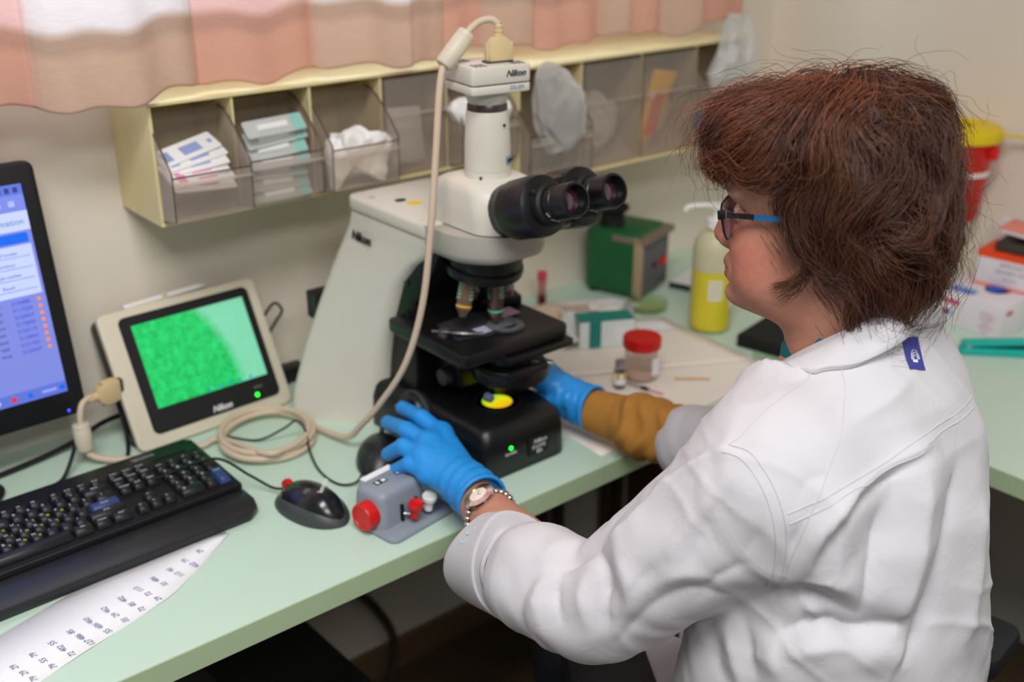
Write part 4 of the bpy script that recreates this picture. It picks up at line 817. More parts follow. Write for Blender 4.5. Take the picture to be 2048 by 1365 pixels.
prism('slide_carrier', [(.030, .052), (.088, .030), (.100, .070), (.095, .090), (.03, .092)], .198, .214, m_sb, t, bev=.003); prism('carrier_grip', rrect(.055, .018, .006, 4), 0, .014, m_sb, t, bev=.004, loc=(.088, .092, .222), rot=R(0, 0, 12))
# substage
lathe('condenser', [(0, .160), (.032, .160), (.034, .140), (.046, .136), (.054, .133), (.056, .126), (.056, .116), (.052, .112), (.035, .110), (.028, .098), (.026, .092), (0, .092)], m_sb, t, (.022, -.020, .008), seg=48)
lathe('condenser_ring', [(.0485, .1345), (.0515, .1345), (.0515, .1355), (.0485, .1355)], m_mgrey, t, (.022, -.020, .008), seg=48)
tube('centring_knob', [(.045, -.058, .148), (.056, -.075, .147)], .0052, m_steel, t, n=16, straight=True); tube('centring_knob', [(.02, -.03, .15), (.048, -.062, .148)], .0028, m_steel, t, n=10, straight=True)
boxes('substage_bracket', [(-.04, .04, .02, .10, .10, .17)], m_sb, t, .004); lathe('substage_knob', [(0, 0), (.013, 0), (.014, .004), (.012, .014), (0, .015)], m_mgrey, t, (-.04, .045, .115), R(0, -90, 0), 24); lathe('blue_filter_knob', [(0, 0), (.007, 0), (.006, .010), (0, .011)], M('knob_bluegrey', (96, 110, 132), .3), t, (-.026, -.026, .102), R(90, 0, 0), 18)
# focus knobs
for s_ in (-1, 1):
    k_ = lathe('focus_knob', [(0, 0), (.031, 0), (.032, .003), (.032, .020), (.030, .023), (.021, .023), (.0205, .026), (.021, .040), (.019, .043), (0, .043)], m_blk2, t, (s_*.072, .072, .058), R(0, 90*s_, 0), 48)
    lathe('torque_ring', [(.0322, .008), (.034, .009), (.034, .013), (.0322, .014)], m_mgrey, k_, seg=48)
# lamp house at the back
boxes('lamp_house', [(-.05, .05, .27, .33, .10, .20)], m_blk, t, .006); boxes('lamp_fin', [(-.118, -.05, .285, .315, .145, .190)], m_blk2, t, .003)
# ------------------------------------------------------------------ signed-distance modelling (numpy)
def _len(a): return np.sqrt(np.einsum('ij,ij->i', a, a))
def sd_ell(p, c, r):
    q = (p-np.array(c))/np.array(r); k0 = _len(q); k1 = _len(q/np.array(r)); return k0*(k0-1)/np.maximum(k1, 1e-6)
def sd_cone(p, a, b, ra, rb):
    a = np.array(a, float); b = np.array(b, float); ba = b-a; t = np.clip(((p-a)@ba)/(ba@ba), 0, 1); return _len(p-a-t[:, None]*ba)-(ra+(rb-ra)*t)
def smin(a, b, k):
    h = np.clip(.5+.5*(b-a)/k, 0, 1); return b*(1-h)+a*h-k*h*(1-h)
def smax(a, b, k): return -smin(-a, -b, k)
def sd_chain(p, pts, rs, k=.004):
    d = None
    for i in range(len(pts)-1):
        e = sd_cone(p, pts[i], pts[i+1], rs[i], rs[i+1]); d = e if d is None else smin(d, e, k)
    return d
def lazy(p, fn, lo, hi, m=.05):
    """evaluate fn only near its own box"""
    lo = np.array(lo); hi = np.array(hi); q = np.maximum(np.maximum(lo-p, p-hi), 0); o = _len(q)+m; k = o < 2*m
    if k.any(): o[k] = fn(p[k])
    return o
def sd_stack(p, LV):
    """stack of ellipses LV rows (z, cx, cy, a, b), z falling"""
    L_ = np.array(LV)[::-1]; z = p[:, 2]; I = lambda k: np.interp(z, L_[:, 0], L_[:, k])
    cx, cy, a, b = I(1), I(2), I(3), I(4); x = (p[:, 0]-cx); y = (p[:, 1]-cy)
    ex = 2.4; rho = (np.abs(x/a)**ex+np.abs(y/b)**ex)**(1/ex); d = (rho-1)*np.minimum(a, b)
    return np.maximum(d, np.maximum(z-L_[-1, 0], L_[0, 0]-z))
def sdf_mesh(fn, lo, hi, h, B=8, slack=1.5, project=True):
    lo = np.array(lo, float); hi = np.array(hi, float); nb = np.ceil((hi-lo)/(h*B)).astype(int)
    g = np.stack(np.meshgrid(*[np.arange(n) for n in nb], indexing='ij'), -1).reshape(-1, 3)
    d = fn(lo+(g+.5)*h*B); g = g[np.abs(d) < h*B*.87*slack]
    o = np.stack(np.meshgrid(*[np.arange(B+1)]*3, indexing='ij'), -1).reshape(-1, 3)
    V = np.concatenate([fn((lo+(gg[:, None]*B+o[None])*h).reshape(-1, 3)) for gg in np.array_split(g, max(1, len(g)//400))]).reshape(-1, B+1, B+1, B+1)
    N_ = nb*B+2; key = lambda c: (c[..., 0]*N_[1]+c[..., 1])*N_[2]+c[..., 2]
    S = V < 0; cnt = np.zeros(V[:, :-1, :-1, :-1].shape, int); pos = np.zeros((*cnt.shape, 3)); ne = np.zeros(cnt.shape)
    cor = [(i, j, k) for i in (0, 1) for j in (0, 1) for k in (0, 1)]; sl = lambda c: (slice(None),)+tuple(slice(v, v+B) for v in c)
    for c in cor: cnt += S[sl(c)]
    for ax in range(3):
        for c in cor:
            if c[ax]: continue
            c2 = list(c); c2[ax] = 1; va, vb = V[sl(c)], V[sl(tuple(c2))]; m = (va < 0) != (vb < 0); t = np.where(m, va/np.where(m, va-vb, 1), 0)
            P = np.array(c, float)+t[..., None]*np.eye(3)[ax]; pos += P*m[..., None]; ne += m
    act = (cnt > 0) & (cnt < 8); ib = np.argwhere(act); cell = g[ib[:, 0]]*B+ib[:, 1:]
    vp = lo+(cell+pos[act]/ne[act][:, None])*h; ks = key(cell); od = np.argsort(ks); ks = ks[od]; vp = vp[od]
    F = []
    for ax in range(3):
        a = S[:, :B, :B, :B]; s2 = [slice(None)]+[slice(0, B)]*3; s2[ax+1] = slice(1, B+1); b = S[tuple(s2)]
        e = np.argwhere(a != b); smp = g[e[:, 0]]*B+e[:, 1:]; inside = a[tuple(e.T)]; u_, w_ = (ax+1) % 3, (ax+2) % 3; idx = []; ok = np.ones(len(e), bool)
        for du, dw in ((0, 0), (-1, 0), (-1, -1), (0, -1)):
            c = smp.copy(); c[:, u_] += du; c[:, w_] += dw; k_ = key(c); q = np.clip(np.searchsorted(ks, k_), 0, len(ks)-1); ok &= ks[q] == k_; idx.append(q)
        f = np.stack(idx, 1); f[~inside] = f[~inside][:, ::-1]; F.append(f[ok])
    F = np.concatenate(F)
    if project:
        for _ in range(2):
            d = fn(vp); e = h*.5; G = np.stack([(fn(vp+np.eye(3)[i]*e)-fn(vp-np.eye(3)[i]*e))/(2*e) for i in range(3)], 1); n2 = np.maximum((G*G).sum(1), .25)
            vp = vp-np.clip(d/n2, -h, h)[:, None]*G
    return vp, F
def np_mesh(name, v, f):
    me = bpy.data.meshes.new(name); me.vertices.add(len(v)); me.vertices.foreach_set('co', np.asarray(v, np.float32).ravel())
    k = f.shape[1]; me.loops.add(f.size); me.loops.foreach_set('vertex_index', np.asarray(f, np.int32).ravel()); me.polygons.add(len(f))
    me.polygons.foreach_set('loop_start', np.arange(0, f.size, k, dtype=np.int32)); me.update(calc_edges=True); me.validate(); return me
def vnormals(v, f):
    n = np.cross(v[f[:, 2]]-v[f[:, 0]], v[f[:, 3]]-v[f[:, 1]]); out = np.zeros_like(v)
    for k in range(4): np.add.at(out, f[:, k], n)
    return out/np.maximum(_len(out), 1e-12)[:, None]
def relax(v, f, it=2, lam=.5):
    e = np.concatenate([f[:, [0, 1]], f[:, [1, 2]], f[:, [2, 3]], f[:, [3, 0]]])
    for _ in range(it):
        s = np.zeros_like(v); c = np.zeros(len(v)); np.add.at(s, e[:, 0], v[e[:, 1]]); np.add.at(s, e[:, 1], v[e[:, 0]]); np.add.at(c, e[:, 0], 1); np.add.at(c, e[:, 1], 1)
        v = v+lam*(s/c[:, None]-v)
    return v

# ------------------------------------------------------------------ the woman: pose
HO = np.array([.9238, .6141, 1.2338]); _y, _p, _ro = [math.radians(x) for x in (117.73, 6.45, .57)]
_F = np.array([math.cos(_y), math.sin(_y), 0]); _L = np.array([-math.sin(_y), math.cos(_y), 0]); _U = np.array([0, 0, 1.])
_F2 = _F*math.cos(_p)-_U*math.sin(_p); _U2 = _F*math.sin(_p)+_U*math.cos(_p); _L3 = _L*math.cos(_ro)-_U2*math.sin(_ro); _U3 = _L*math.sin(_ro)+_U2*math.cos(_ro)
HR = np.stack([_F2, _L3, _U3], 1)          # head axes: forward, left, up
def to_head(p): return (p-HO)@HR
def from_head(p): return np.asarray(p, float)@HR.T+HO
A_ = lambda *v: np.array(v, float)
SLs, ELb, WLr = A_(.780, .560, 1.000), A_(.690, .698, .815), A_(.738, .941, .800)
SRs, ERb, WRr = A_(1.022, .575, 1.0), A_(1.090, .79, .810), A_(1.048, 1.048, .790)
def sd_head(q):
    p = q.copy(); p[:, 1] = np.abs(p[:, 1])
    d = sd_ell(p, (-.012, 0, .035), (.094, .073, .078))
    d = smin(d, sd_ell(p, (.040, 0, .040), (.056, .060, .052)), .03)
    d = smin(d, sd_ell(p, (.034, 0, -.030), (.060, .058, .085)), .03)
    d = smin(d, sd_ell(p, (.040, 0, -.078), (.054, .052, .034)), .025)
    d = smin(d, sd_ell(p, (.0855, 0, -.0945), (.021, .024, .0165)), .018)          # chin
    d = smin(d, sd_ell(p, (.030, 0, -.098), (.048, .044, .022)), .02)           # under the chin
    d = smin(d, sd_ell(p, (.058, .034, -.036), (.031, .026, .026)), .02)        # cheek
    d = smin(d, sd_ell(p, (.056, .036, -.066), (.030, .022, .026)), .02)        # lower cheek
    d = smin(d, sd_ell(p, (.072, .024, .024), (.021, .034, .012)), .012)        # brow
    d = smin(d, sd_ell(p, (.080, 0, -.066), (.023, .027, .022)), .015)          # mouth mound
    d = smax(d, -sd_ell(p, (.098, .033, .000), (.018, .019, .013)), .012)       # socket
    d = smin(d, sd_ell(p, (.073, .032, .000), (.0135, .0145, .0125)), .003)     # lidded eye
    d = smin(d, sd_cone(p, (.086, 0, .016), (.1045, 0, -.031), .0085, .0115), .009)   # nose
    d = smin(d, sd_ell(p, (.096, .0115, -.036), (.012, .0075, .0085)), .006)
    d = smin(d, sd_ell(p, (.0962, 0, -.0595), (.0100, .021, .0065)), .004)      # lips
    d = smin(d, sd_ell(p, (.0962, 0, -.0738), (.0100, .018, .0066)), .003)
    d = smax(d, -sd_ell(p, (.106, 0, -.0668), (.014, .024, .0018)), .002)
    d = smax(d, -sd_ell(p, (.1065, 0, -.0835), (.010, .022, .0035)), .008)
    d = smax(d, -sd_chain(p, [A_(.097, .019, -.038), A_(.090, .028, -.056), A_(.082, .033, -.072)], [.0022, .0025, .0015]), .008)      # fold beside the mouth
    d = smax(d, -sd_chain(p, [A_(.094, .020, .010), A_(.086, .036, .0125), A_(.074, .048, .004)], [.0012, .0016, .0012]), .005)      # lid crease
    e = sd_ell(p-np.array([0, .004, 0]), (-.010, .0715, -.012), (.017, .0075, .030)); e = smin(e, sd_ell(p, (-.003, .073, -.041), (.007, .0045, .009)), .006)
    return smin(d, e, .004)
def sd_neck(q):
    p = q; d = sd_cone(p, (-.018, 0, -.05), (-.040, 0, -.165), .054, .050)
    return smin(d, sd_cone(p, (.0, 0, -.09), (-.01, 0, -.19), .046, .055), .02)
# hands: joints by finger, wrist first
def hand(p, wr, chains, palm, rpalm, grow=0):
    d = None
    for a, b, ra, rb in palm:
        e = sd_cone(p, a, b, ra+grow, rb+grow); d = e if d is None else smin(d, e, .012)
    for ch, rs in chains:
        e = sd_chain(p, ch, [r+grow for r in rs], .003); d = smin(d, e, .0045)
    return d
LM = [A_(0.7909, 1.0987, 0.8220), A_(0.7581, 1.0814, 0.8250), A_(0.7363, 1.0652, 0.8190), A_(0.7287, 1.0441, 0.8060)]
LT = [[A_(0.7857, 1.1381, 0.8330), A_(0.7923, 1.1960, 0.8250)], [A_(0.7522, 1.1267, 0.8300), A_(0.7656, 1.1948, 0.8100)], [A_(0.7282, 1.0997, 0.8240), A_(0.7257, 1.1340, 0.7980)], [A_(0.7189, 1.0732, 0.8120), A_(0.7126, 1.0995, 0.7920)]]
LW = A_(0.7503, 0.9736, 0.8020)
LThumb = [A_(0.7905, 1.0362, 0.7850), A_(0.8150, 1.0974, 0.7850), A_(0.8224, 1.1392, 0.7850)]
def hand_L(p, g=0):
    fr = [.0108, .0108, .0104, .0096]; palm = [(LW, m, .0225, .0145-.0008*i) for i, m in enumerate(LM)]+[(LM[i], LM[i+1], .0130, .0125) for i in range(3)]
    ch = [([m, (m*.15+t[0]*.85), t[0], t[1]], [r*1.12, r*1.02, r, r*.86]) for m, t, r in zip(LM, LT, fr)]+[([LW, *LThumb], [.018, .014, .0118, .0098])]
    return hand(p, LW, ch, palm, 0, g)
RW = WRr+A_(-.006, .03, .004)
RM = [A_(.992, 1.128, .838), A_(1.004, 1.140, .842), A_(1.018, 1.142, .836), A_(1.032, 1.138, .824)]
RT = [[A_(.985, 1.160, .846), A_(.990, 1.190, .828)], [A_(.998, 1.175, .850), A_(1.0, 1.203, .826)], [A_(1.012, 1.176, .842), A_(1.010, 1.203, .818)], [A_(1.026, 1.168, .824), A_(1.022, 1.190, .802)]]
RThumb = [A_(1.014, 1.085, .812), A_(.996, 1.112, .802), A_(.992, 1.142, .800)]
def hand_R(p, g=0):
    fr = [.0108, .0108, .0104, .0096]; palm = [(RW, m, .0225, .0145-.0008*i) for i, m in enumerate(RM)]+[(RM[i], RM[i+1], .0130, .0125) for i in range(3)]
    ch = [([m, (m*.15+t[0]*.85), t[0], t[1]], [r*1.12, r*1.02, r, r*.86]) for m, t, r in zip(RM, RT, fr)]+[([RW, *RThumb], [.018, .014, .0118, .0098])]
    return hand(p, RW, ch, palm, 0, g)
TOR = [(1.150, .955, .592, .054, .052), (1.122, .950, .586, .080, .066), (1.095, .942, .577, .103, .080), (1.06, .926, .563, .126, .096), (1.02, .918, .552, .144, .110), (.95, .914, .544, .156, .122), (.85, .912, .538, .168, .132), (.75, .912, .534, .178, .143), (.62, .912, .532, .182, .158), (.46, .915, .53, .205, .18)]
def sd_body(p):
    d = lazy(p, lambda x: (lambda q: smin(sd_head(q), sd_neck(q), .022))(to_head(x)), HO-A_(.12, .13, .20), HO+A_(.12, .13, .13))
    t = sd_stack(p, [(z, x, y, a*.76, b*.76) for z, x, y, a, b in TOR if z < 1.08]); d = smin(d, t, .02)
    for S, E, W, hd in ((SLs, ELb, WLr, hand_L), (SRs, ERb, WRr, hand_R)):
        a = smin(sd_cone(p, S, E, .050, .041), sd_cone(p, E, W, .041, .0285), .02); d = smin(d, a, .03); c = LM[1] if hd is hand_L else RM[1]; d = smin(d, lazy(p, lambda x: hd(x, -.002), np.minimum(c, W)-.075, np.maximum(c, W)+.075), .012)
    return d
# ------------------------------------------------------------------ coat
fa = (ELb-WLr)/np.linalg.norm(ELb-WLr)             # forearm axis, wrist to elbow
CU0, CU1 = A_(.6845, .8689, .7815), A_(.6807, .8107, .8018)          # opening and fold of the turned-back cuff
SLE = A_(.6895, .6914, .8175)                                          # elbow of the loose sleeve
def sd_coat(p):
    d = sd_stack(p, TOR)
    d = smin(d, sd_cone(p, A_(.81, .558, 1.003), A_(1.0, .565, 1.003), .062, .060), .05)
    # left sleeve: it overlaps the side of the coat in a crease, and runs on smoothly at the shoulder
    cx_ = (CU1-CU0)/np.linalg.norm(CU1-CU0); ce = CU1+cx_*.045
    up = sd_cone(p, A_(.788, .552, .992), SLE, .079, .055); up = smin(up, sd_cone(p, A_(.785, .545, .972), SLE+A_(.012, -.018, -.006), .066, .046), .03)
    fo = smin(sd_cone(p, SLE, ce+A_(0, 0, .006), .056, .054), sd_cone(p, SLE+A_(0, .01, -.006), ce+A_(0, 0, -.010), .050, .050), .03)
    k = np.interp(p[:, 2], [.90, 1.0], [.006, .04]); d = smin(d, smin(up, fo, .005), k)
    # right sleeve
    e2 = WRr+(ERb-WRr)*.62
    r1 = sd_cone(p, SRs, ERb, .070, .062); r2 = smin(sd_cone(p, ERb, e2, .064, .050), sd_cone(p, ERb+A_(0, 0, -.02), e2+A_(0, 0, -.018), .055, .045), .03)
    d = smin(d, smin(r1, r2, .025), .035)
    # neck opening, lower at the throat
    nr = np.sqrt((p[:, 0]-.953)**2+((p[:, 1]-.600)/1.25)**2); zp = 1.062-.85*(p[:, 1]-.588)-p[:, 2]
    d = np.maximum(d, -np.maximum(nr-.0605, zp*.75)); d = np.maximum(d, -np.maximum(nr-.115, (zp+.022)*.75))
    # lap: coat skirts over the thighs
    for sx in (-1, 1): d = smin(d, sd_cone(p, A_(.93+sx*.085, .56, .56), A_(.955+sx*.085, .76, .55), .10, .080), .05)
    return d
# ------------------------------------------------------------------ the woman: meshes
PR = thing('person', 'seated woman in a white lab coat and blue gloves working at the microscope', 'person', (.92, .54, .45))
PB = Vector(PR.location)
def plink(name, me, mat, ang=180, parent=PR):
    me.transform(Matrix.Translation(-PB)); return link(name, me, mat, parent, ang=ang)
def pw(q): return Vector(q)-PB
m_skin = M('skin', (206, 142, 116), .48, var=.0, sss=.06, attr='tint', bump=.35, bscale=650)
v, f = sdf_mesh(sd_body, (.60, .34, .46), (1.20, 1.24, 1.36), .0032)
q = to_head(v); base = np.array(lin((194, 136, 113))); lip = np.array(lin((168, 78, 80))); blush = np.array(lin((198, 118, 100))); pale = np.array(lin((212, 160, 140)))
g_ = lambda c, r: np.exp(-(((q-np.array(c))/np.array(r))**2).sum(1))
qa = q.copy(); qa[:, 1] = np.abs(qa[:, 1])
ga = lambda c, r: np.exp(-(((qa-np.array(c))/np.array(r))**2).sum(1))
w_l = np.clip(2.6*(g_((.106, 0, -.0610), (.014, .020, .0055))+g_((.106, 0, -.0738), (.014, .018, .0065)))-.4, 0, 1)
w_b = np.clip(ga((.075, .050, -.045), (.035, .03, .03))*.9+g_((.115, 0, -.034), (.014, .016, .014))*.7, 0, 1)
w_p = np.clip(ga((.07, .045, .012), (.03, .03, .016))*.7+g_((.09, 0, .05), (.04, .05, .02))*.6, 0, 1)
col = base+(blush-base)*w_b[:, None]; col = col+(pale-col)*w_p[:, None]*.7; col = col+(lip-col)*w_l[:, None]
bro = np.clip(1.5*ga((.088, .034, .026), (.016, .022, .0035))-.3, 0, .55); col = col+(np.array(lin((110, 70, 54)))-col)*bro[:, None]
for c_, r_ in (((.062, .052, -.052), .0022), ((.068, .046, -.098), .0022), ((.02, .05, -.1), .002)):   # small blemishes
    w = np.exp(-((q-np.array(c_))**2).sum(1)/r_**2); col = col+(np.array(lin((160, 74, 66)))-col)*(w*.6)[:, None]
col = col*(1+.05*np.sin(q[:, 0]*310+3*np.sin(q[:, 2]*190))*np.sin(q[:, 1]*270+2*np.sin(q[:, 0]*230)))[:, None]
rgba = np.concatenate([col, np.ones((len(col), 1))], 1).astype(np.float32)
me = np_mesh('body', v, f); a = me.color_attributes.new('tint', 'FLOAT_COLOR', 'POINT'); a.data.foreach_set('color', rgba.ravel())
plink('body', me, m_skin)
# eyes, lashes
for sy in (1, -1):
    c = from_head((.0765, sy*.032, -.0005)); bm = bmesh.new(); bmesh.ops.create_uvsphere(bm, u_segments=20, v_segments=14, radius=.0118)
    e = from_bm('eyeball', bm, M('eye_white', (220, 210, 205), .15), PR, pw(c)); d = Vector(HR[:, 0]); ic = c+HR[:, 0]*.0105
    i_ = lathe('iris', [(0, .0022), (.003, .0021), (.0055, .0008), (.0058, 0)], M('iris_brown', (60, 44, 34), .15), PR, pw(ic), seg=16); i_.rotation_euler = d.to_track_quat('Z', 'Y').to_euler()
    bm = bmesh.new()
    for k in range(14):
        t_ = (k/13-.5)*1.9; p0 = from_head((.0765+.0125*math.cos(t_), sy*.032+.0125*math.sin(t_), .0035)); p1 = from_head((.0765+.0215*math.cos(t_), sy*.032+.019*math.sin(t_), .0075))
        sweep(bm, [pw(p0), pw((p0+p1)/2+A_(0, 0, -.001)), pw(p1)], .00022, 4)
    from_bm('eyelashes', bm, M('lash', (28, 20, 18), .6), PR)
# gloves
m_glove = M('nitrile_blue', (38, 146, 226), .42, var=.07, vscale=60, bump=.55, bscale=130)
def glove(fn, wr, elbow, s_end, lip):
    ax = (elbow-wr)/np.linalg.norm(elbow-wr); end = wr+ax*s_end
    def g(p):
        d = fn(p, .0008); d = smin(d, sd_cone(p, wr-ax*.02, end+ax*.02, .0300, .0345), .014)
        s_ = (p-end)@ax; r_ = _len((p-end)-s_[:, None]*ax)
        d = d-.0016*np.exp(-((s_+.003)/.004)**2)+.0007*np.sin((s_+.3*(p[:, 0]))*330)*np.exp(-((s_+.035)/.028)**2)
        d = np.maximum(d, s_); inner = np.maximum(sd_cone(p, wr-ax*.0, end+ax*.03, .0288, .0318), -(s_+.012)); return np.maximum(d, -inner)
    c = (wr+fn.__defaults__[0])
    lo = np.minimum(wr, fnc)-.11; hi = np.maximum(wr, fnc)+.11
    v, f = sdf_mesh(g, lo, hi, .0022); return v, f
for fn, wr, el, fnc in ((hand_L, LW, ELb, LM[1]), (hand_R, RW, ERb, RM[1])):
    v, f = glove(fn, wr, el, .026 if fn is hand_L else .02, 0); o = plink('glove', np_mesh('glove', v, f), m_glove)
    tag(o, 'blue nitrile glove with wrinkled cuff')
# coat with its folds
FOLDS = [
    (0.007, 0.007, [(0.729, 0.564, 1.046), (0.714, 0.615, 0.994), (0.687, 0.647, 0.94), (0.673, 0.669, 0.906)]),
    (0.01, -0.006, [(0.728, 0.592, 1.03), (0.731, 0.649, 0.976), (0.708, 0.674, 0.936), (0.692, 0.686, 0.912)]),
    (0.012, -0.016, [(0.675, 0.677, 0.904), (0.66, 0.648, 0.891), (0.654, 0.634, 0.851)]),
    (0.014, 0.01, [(0.671, 0.639, 0.916), (0.665, 0.616, 0.889), (0.662, 0.623, 0.837)]),
    (0.01, -0.01, [(0.672, 0.671, 0.904), (0.668, 0.697, 0.881), (0.649, 0.722, 0.865)]),
    (0.01, 0.007, [(0.685, 0.731, 0.877), (0.657, 0.735, 0.871)]),
    (0.014, 0.009, [(0.66, 0.673, 0.884), (0.649, 0.667, 0.863), (0.646, 0.649, 0.824)]),
    (0.01, -0.011, [(0.658, 0.708, 0.87), (0.641, 0.699, 0.854), (0.632, 0.681, 0.831)]),
    (0.012, 0.008, [(0.644, 0.72, 0.86), (0.629, 0.715, 0.838), (0.628, 0.701, 0.809)]),
    (0.008, -0.007, [(0.643, 0.727, 0.86), (0.627, 0.732, 0.836), (0.626, 0.731, 0.799)]),
    (0.01, -0.007, [(0.718, 0.538, 0.899), (0.692, 0.563, 0.906), (0.674, 0.596, 0.875), (0.664, 0.627, 0.82)]),
    (0.01, 0.005, [(0.706, 0.539, 0.921), (0.688, 0.567, 0.923), (0.673, 0.597, 0.896)]),
    (0.007, -0.005, [(0.681, 0.587, 0.932), (0.669, 0.609, 0.897), (0.661, 0.622, 0.852)]),
    (0.007, -0.005, [(0.718, 0.516, 0.948), (0.703, 0.543, 0.924), (0.7, 0.556, 0.894)]),
    (0.014, -0.006, [(0.718, 0.536, 1.029), (0.701, 0.553, 0.985), (0.69, 0.563, 0.935)]),
    (0.012, 0.006, [(0.71, 0.551, 1.015), (0.693, 0.575, 0.967), (0.681, 0.586, 0.927)]),
    (0.01, -0.004, [(0.719, 0.512, 1.009), (0.716, 0.512, 0.978), (0.711, 0.527, 0.94)]),
    (0.006, 0.006, [(0.905, 0.454, 1.04), (0.814, 0.463, 1.026), (0.756, 0.472, 0.992), (0.752, 0.504, 0.917)]),
    (0.007, -0.007, [(0.892, 0.451, 1.032), (0.815, 0.457, 1.015), (0.766, 0.467, 0.982), (0.757, 0.499, 0.911)]),
    (0.006, 0.005, [(0.786, 0.464, 1.015), (0.757, 0.471, 0.981), (0.76, 0.493, 0.919)]),
    (0.008, -0.006, [(0.748, 0.479, 1.008), (0.738, 0.484, 0.983), (0.74, 0.491, 0.952)]),
    (0.012, -0.02, [(0.754, 0.509, 0.903), (0.768, 0.476, 0.913), (0.793, 0.443, 0.894)]),
    (0.018, 0.014, [(0.746, 0.496, 0.935), (0.774, 0.471, 0.931), (0.799, 0.442, 0.909)]),
    (0.012, -0.022, [(0.75, 0.499, 0.863), (0.768, 0.467, 0.886), (0.792, 0.44, 0.877), (0.816, 0.427, 0.88), (0.853, 0.415, 0.875)]),
    (0.018, 0.013, [(0.748, 0.493, 0.843), (0.769, 0.459, 0.864), (0.801, 0.43, 0.858)]),
    (0.016, 0.012, [(0.76, 0.484, 0.893), (0.775, 0.461, 0.897)]),
    (0.016, -0.016, [(0.828, 0.45, 1.0), (0.807, 0.445, 0.946), (0.796, 0.439, 0.887)]),
    (0.022, 0.012, [(0.775, 0.463, 0.989), (0.779, 0.465, 0.948), (0.789, 0.452, 0.917)]),
    (0.022, 0.014, [(0.877, 0.445, 1.021), (0.854, 0.428, 0.951), (0.828, 0.418, 0.86)]),
    (0.018, -0.016, [(0.937, 0.439, 1.008), (0.906, 0.421, 0.944), (0.876, 0.411, 0.876), (0.831, 0.413, 0.832)]),
    (0.02, 0.01, [(0.966, 0.432, 0.971), (0.953, 0.413, 0.886), (0.929, 0.401, 0.813)]),
    (0.012, -0.008, [(0.849, 0.455, 1.027), (0.836, 0.447, 0.998)]),
    (0.01, -0.01, [(0.745, 0.54, 0.858), (0.741, 0.521, 0.823), (0.74, 0.511, 0.805)]),
    (0.012, 0.009, [(0.744, 0.558, 0.848), (0.74, 0.541, 0.812), (0.738, 0.531, 0.794)]),
    (0.012, -0.01, [(0.724, 0.573, 0.845), (0.74, 0.563, 0.798), (0.737, 0.549, 0.782)]),
    (0.012, 0.008, [(0.746, 0.503, 0.844), (0.747, 0.488, 0.816)]),
    (0.008, 0.004, [(0.822, 0.496, 1.067), (0.875, 0.49, 1.078), (0.922, 0.494, 1.091)]),
    (0.008, -0.004, [(0.81, 0.568, 1.085), (0.852, 0.544, 1.102), (0.891, 0.509, 1.1)]),
    (0.008, -0.004, [(0.775, 0.517, 1.069), (0.812, 0.512, 1.074), (0.852, 0.508, 1.084)]),
    (0.01, -0.005, [(0.743, 0.488, 1.021), (0.756, 0.488, 1.036), (0.775, 0.481, 1.038)]),
]
SEAMS = [
    [(0.733, 0.491, 1.008), (0.758, 0.477, 1.019), (0.791, 0.469, 1.028), (0.837, 0.464, 1.035), (0.878, 0.46, 1.044), (0.93, 0.46, 1.049), (1.003, 0.472, 1.047)],
    [(0.733, 0.488, 0.998), (0.759, 0.474, 1.011), (0.79, 0.465, 1.021), (0.836, 0.46, 1.029), (0.877, 0.455, 1.037), (0.928, 0.456, 1.042), (1.001, 0.467, 1.04)],
    [(0.731, 0.561, 1.049), (0.733, 0.539, 1.051), (0.731, 0.513, 1.035), (0.73, 0.496, 1.012), (0.732, 0.489, 0.985), (0.738, 0.493, 0.951), (0.753, 0.509, 0.906)],
    [(0.726, 0.563, 1.043), (0.727, 0.542, 1.044), (0.724, 0.518, 1.03), (0.724, 0.502, 1.006), (0.726, 0.496, 0.979), (0.732, 0.499, 0.951), (0.745, 0.514, 0.91)],
    [(0.863, 0.541, 1.108), (0.844, 0.519, 1.087), (0.81, 0.497, 1.065), (0.78, 0.484, 1.045), (0.753, 0.478, 1.016), (0.739, 0.484, 0.972), (0.749, 0.503, 0.922)],
    [(0.84, 0.555, 1.097), (0.79, 0.552, 1.081), (0.744, 0.555, 1.061), (0.731, 0.561, 1.049)],
]
BADGE = (0.932, 0.505, 1.104)

def seg_dist(v, pts):
    best = np.full(len(v), 9.); P = np.array([tuple(p) for p in catmull(pts, 5)])
    for a_, b_ in zip(P, P[1:]):
        ba = b_-a_; t_ = np.clip(((v-a_)@ba)/max(ba@ba, 1e-12), 0, 1); best = np.minimum(best, _len(v-a_-t_[:, None]*ba))
    return best
v, f = sdf_mesh(sd_coat, (.5, .28, .46), (1.26, 1.02, 1.18), .0040)
n = vnormals(v, f); disp = np.zeros(len(v))
for w, a_, pts in FOLDS:
    d = seg_dist(v, pts); P = np.array(pts); ends = np.minimum(_len(v-P[0]), _len(v-P[-1])); disp += a_*np.exp(-(d/w)**(1.35 if a_ > 0 else .9))*(.45+.55*np.clip(ends/.03, 0, 1))
nz_ = lambda s, a1, a2, a3, ph: np.sin(s*(a1*v[:, 0]+a2*v[:, 1]+a3*v[:, 2])+ph+1.7*np.sin(s*.6*(a2*v[:, 0]-a3*v[:, 1]+a1*v[:, 2])+ph*2))
disp += .0022*nz_(38, 1, .6, .5, 0)*nz_(22, -.4, 1, .7, 1)+.0005*nz_(110, .5, -.8, 1, 2)
def ridged(ax_, k_, ph, wa): return (1-np.abs(np.sin(k_*(v@A_(*ax_))+wa*np.sin(21*v[:, 0]+17*v[:, 2]+ph)+.6*wa*np.sin(33*v[:, 1]-26*v[:, 2]+2*ph))))**3
near = lambda c_, r_: np.exp(-((v-A_(*c_))**2).sum(1)/r_**2)
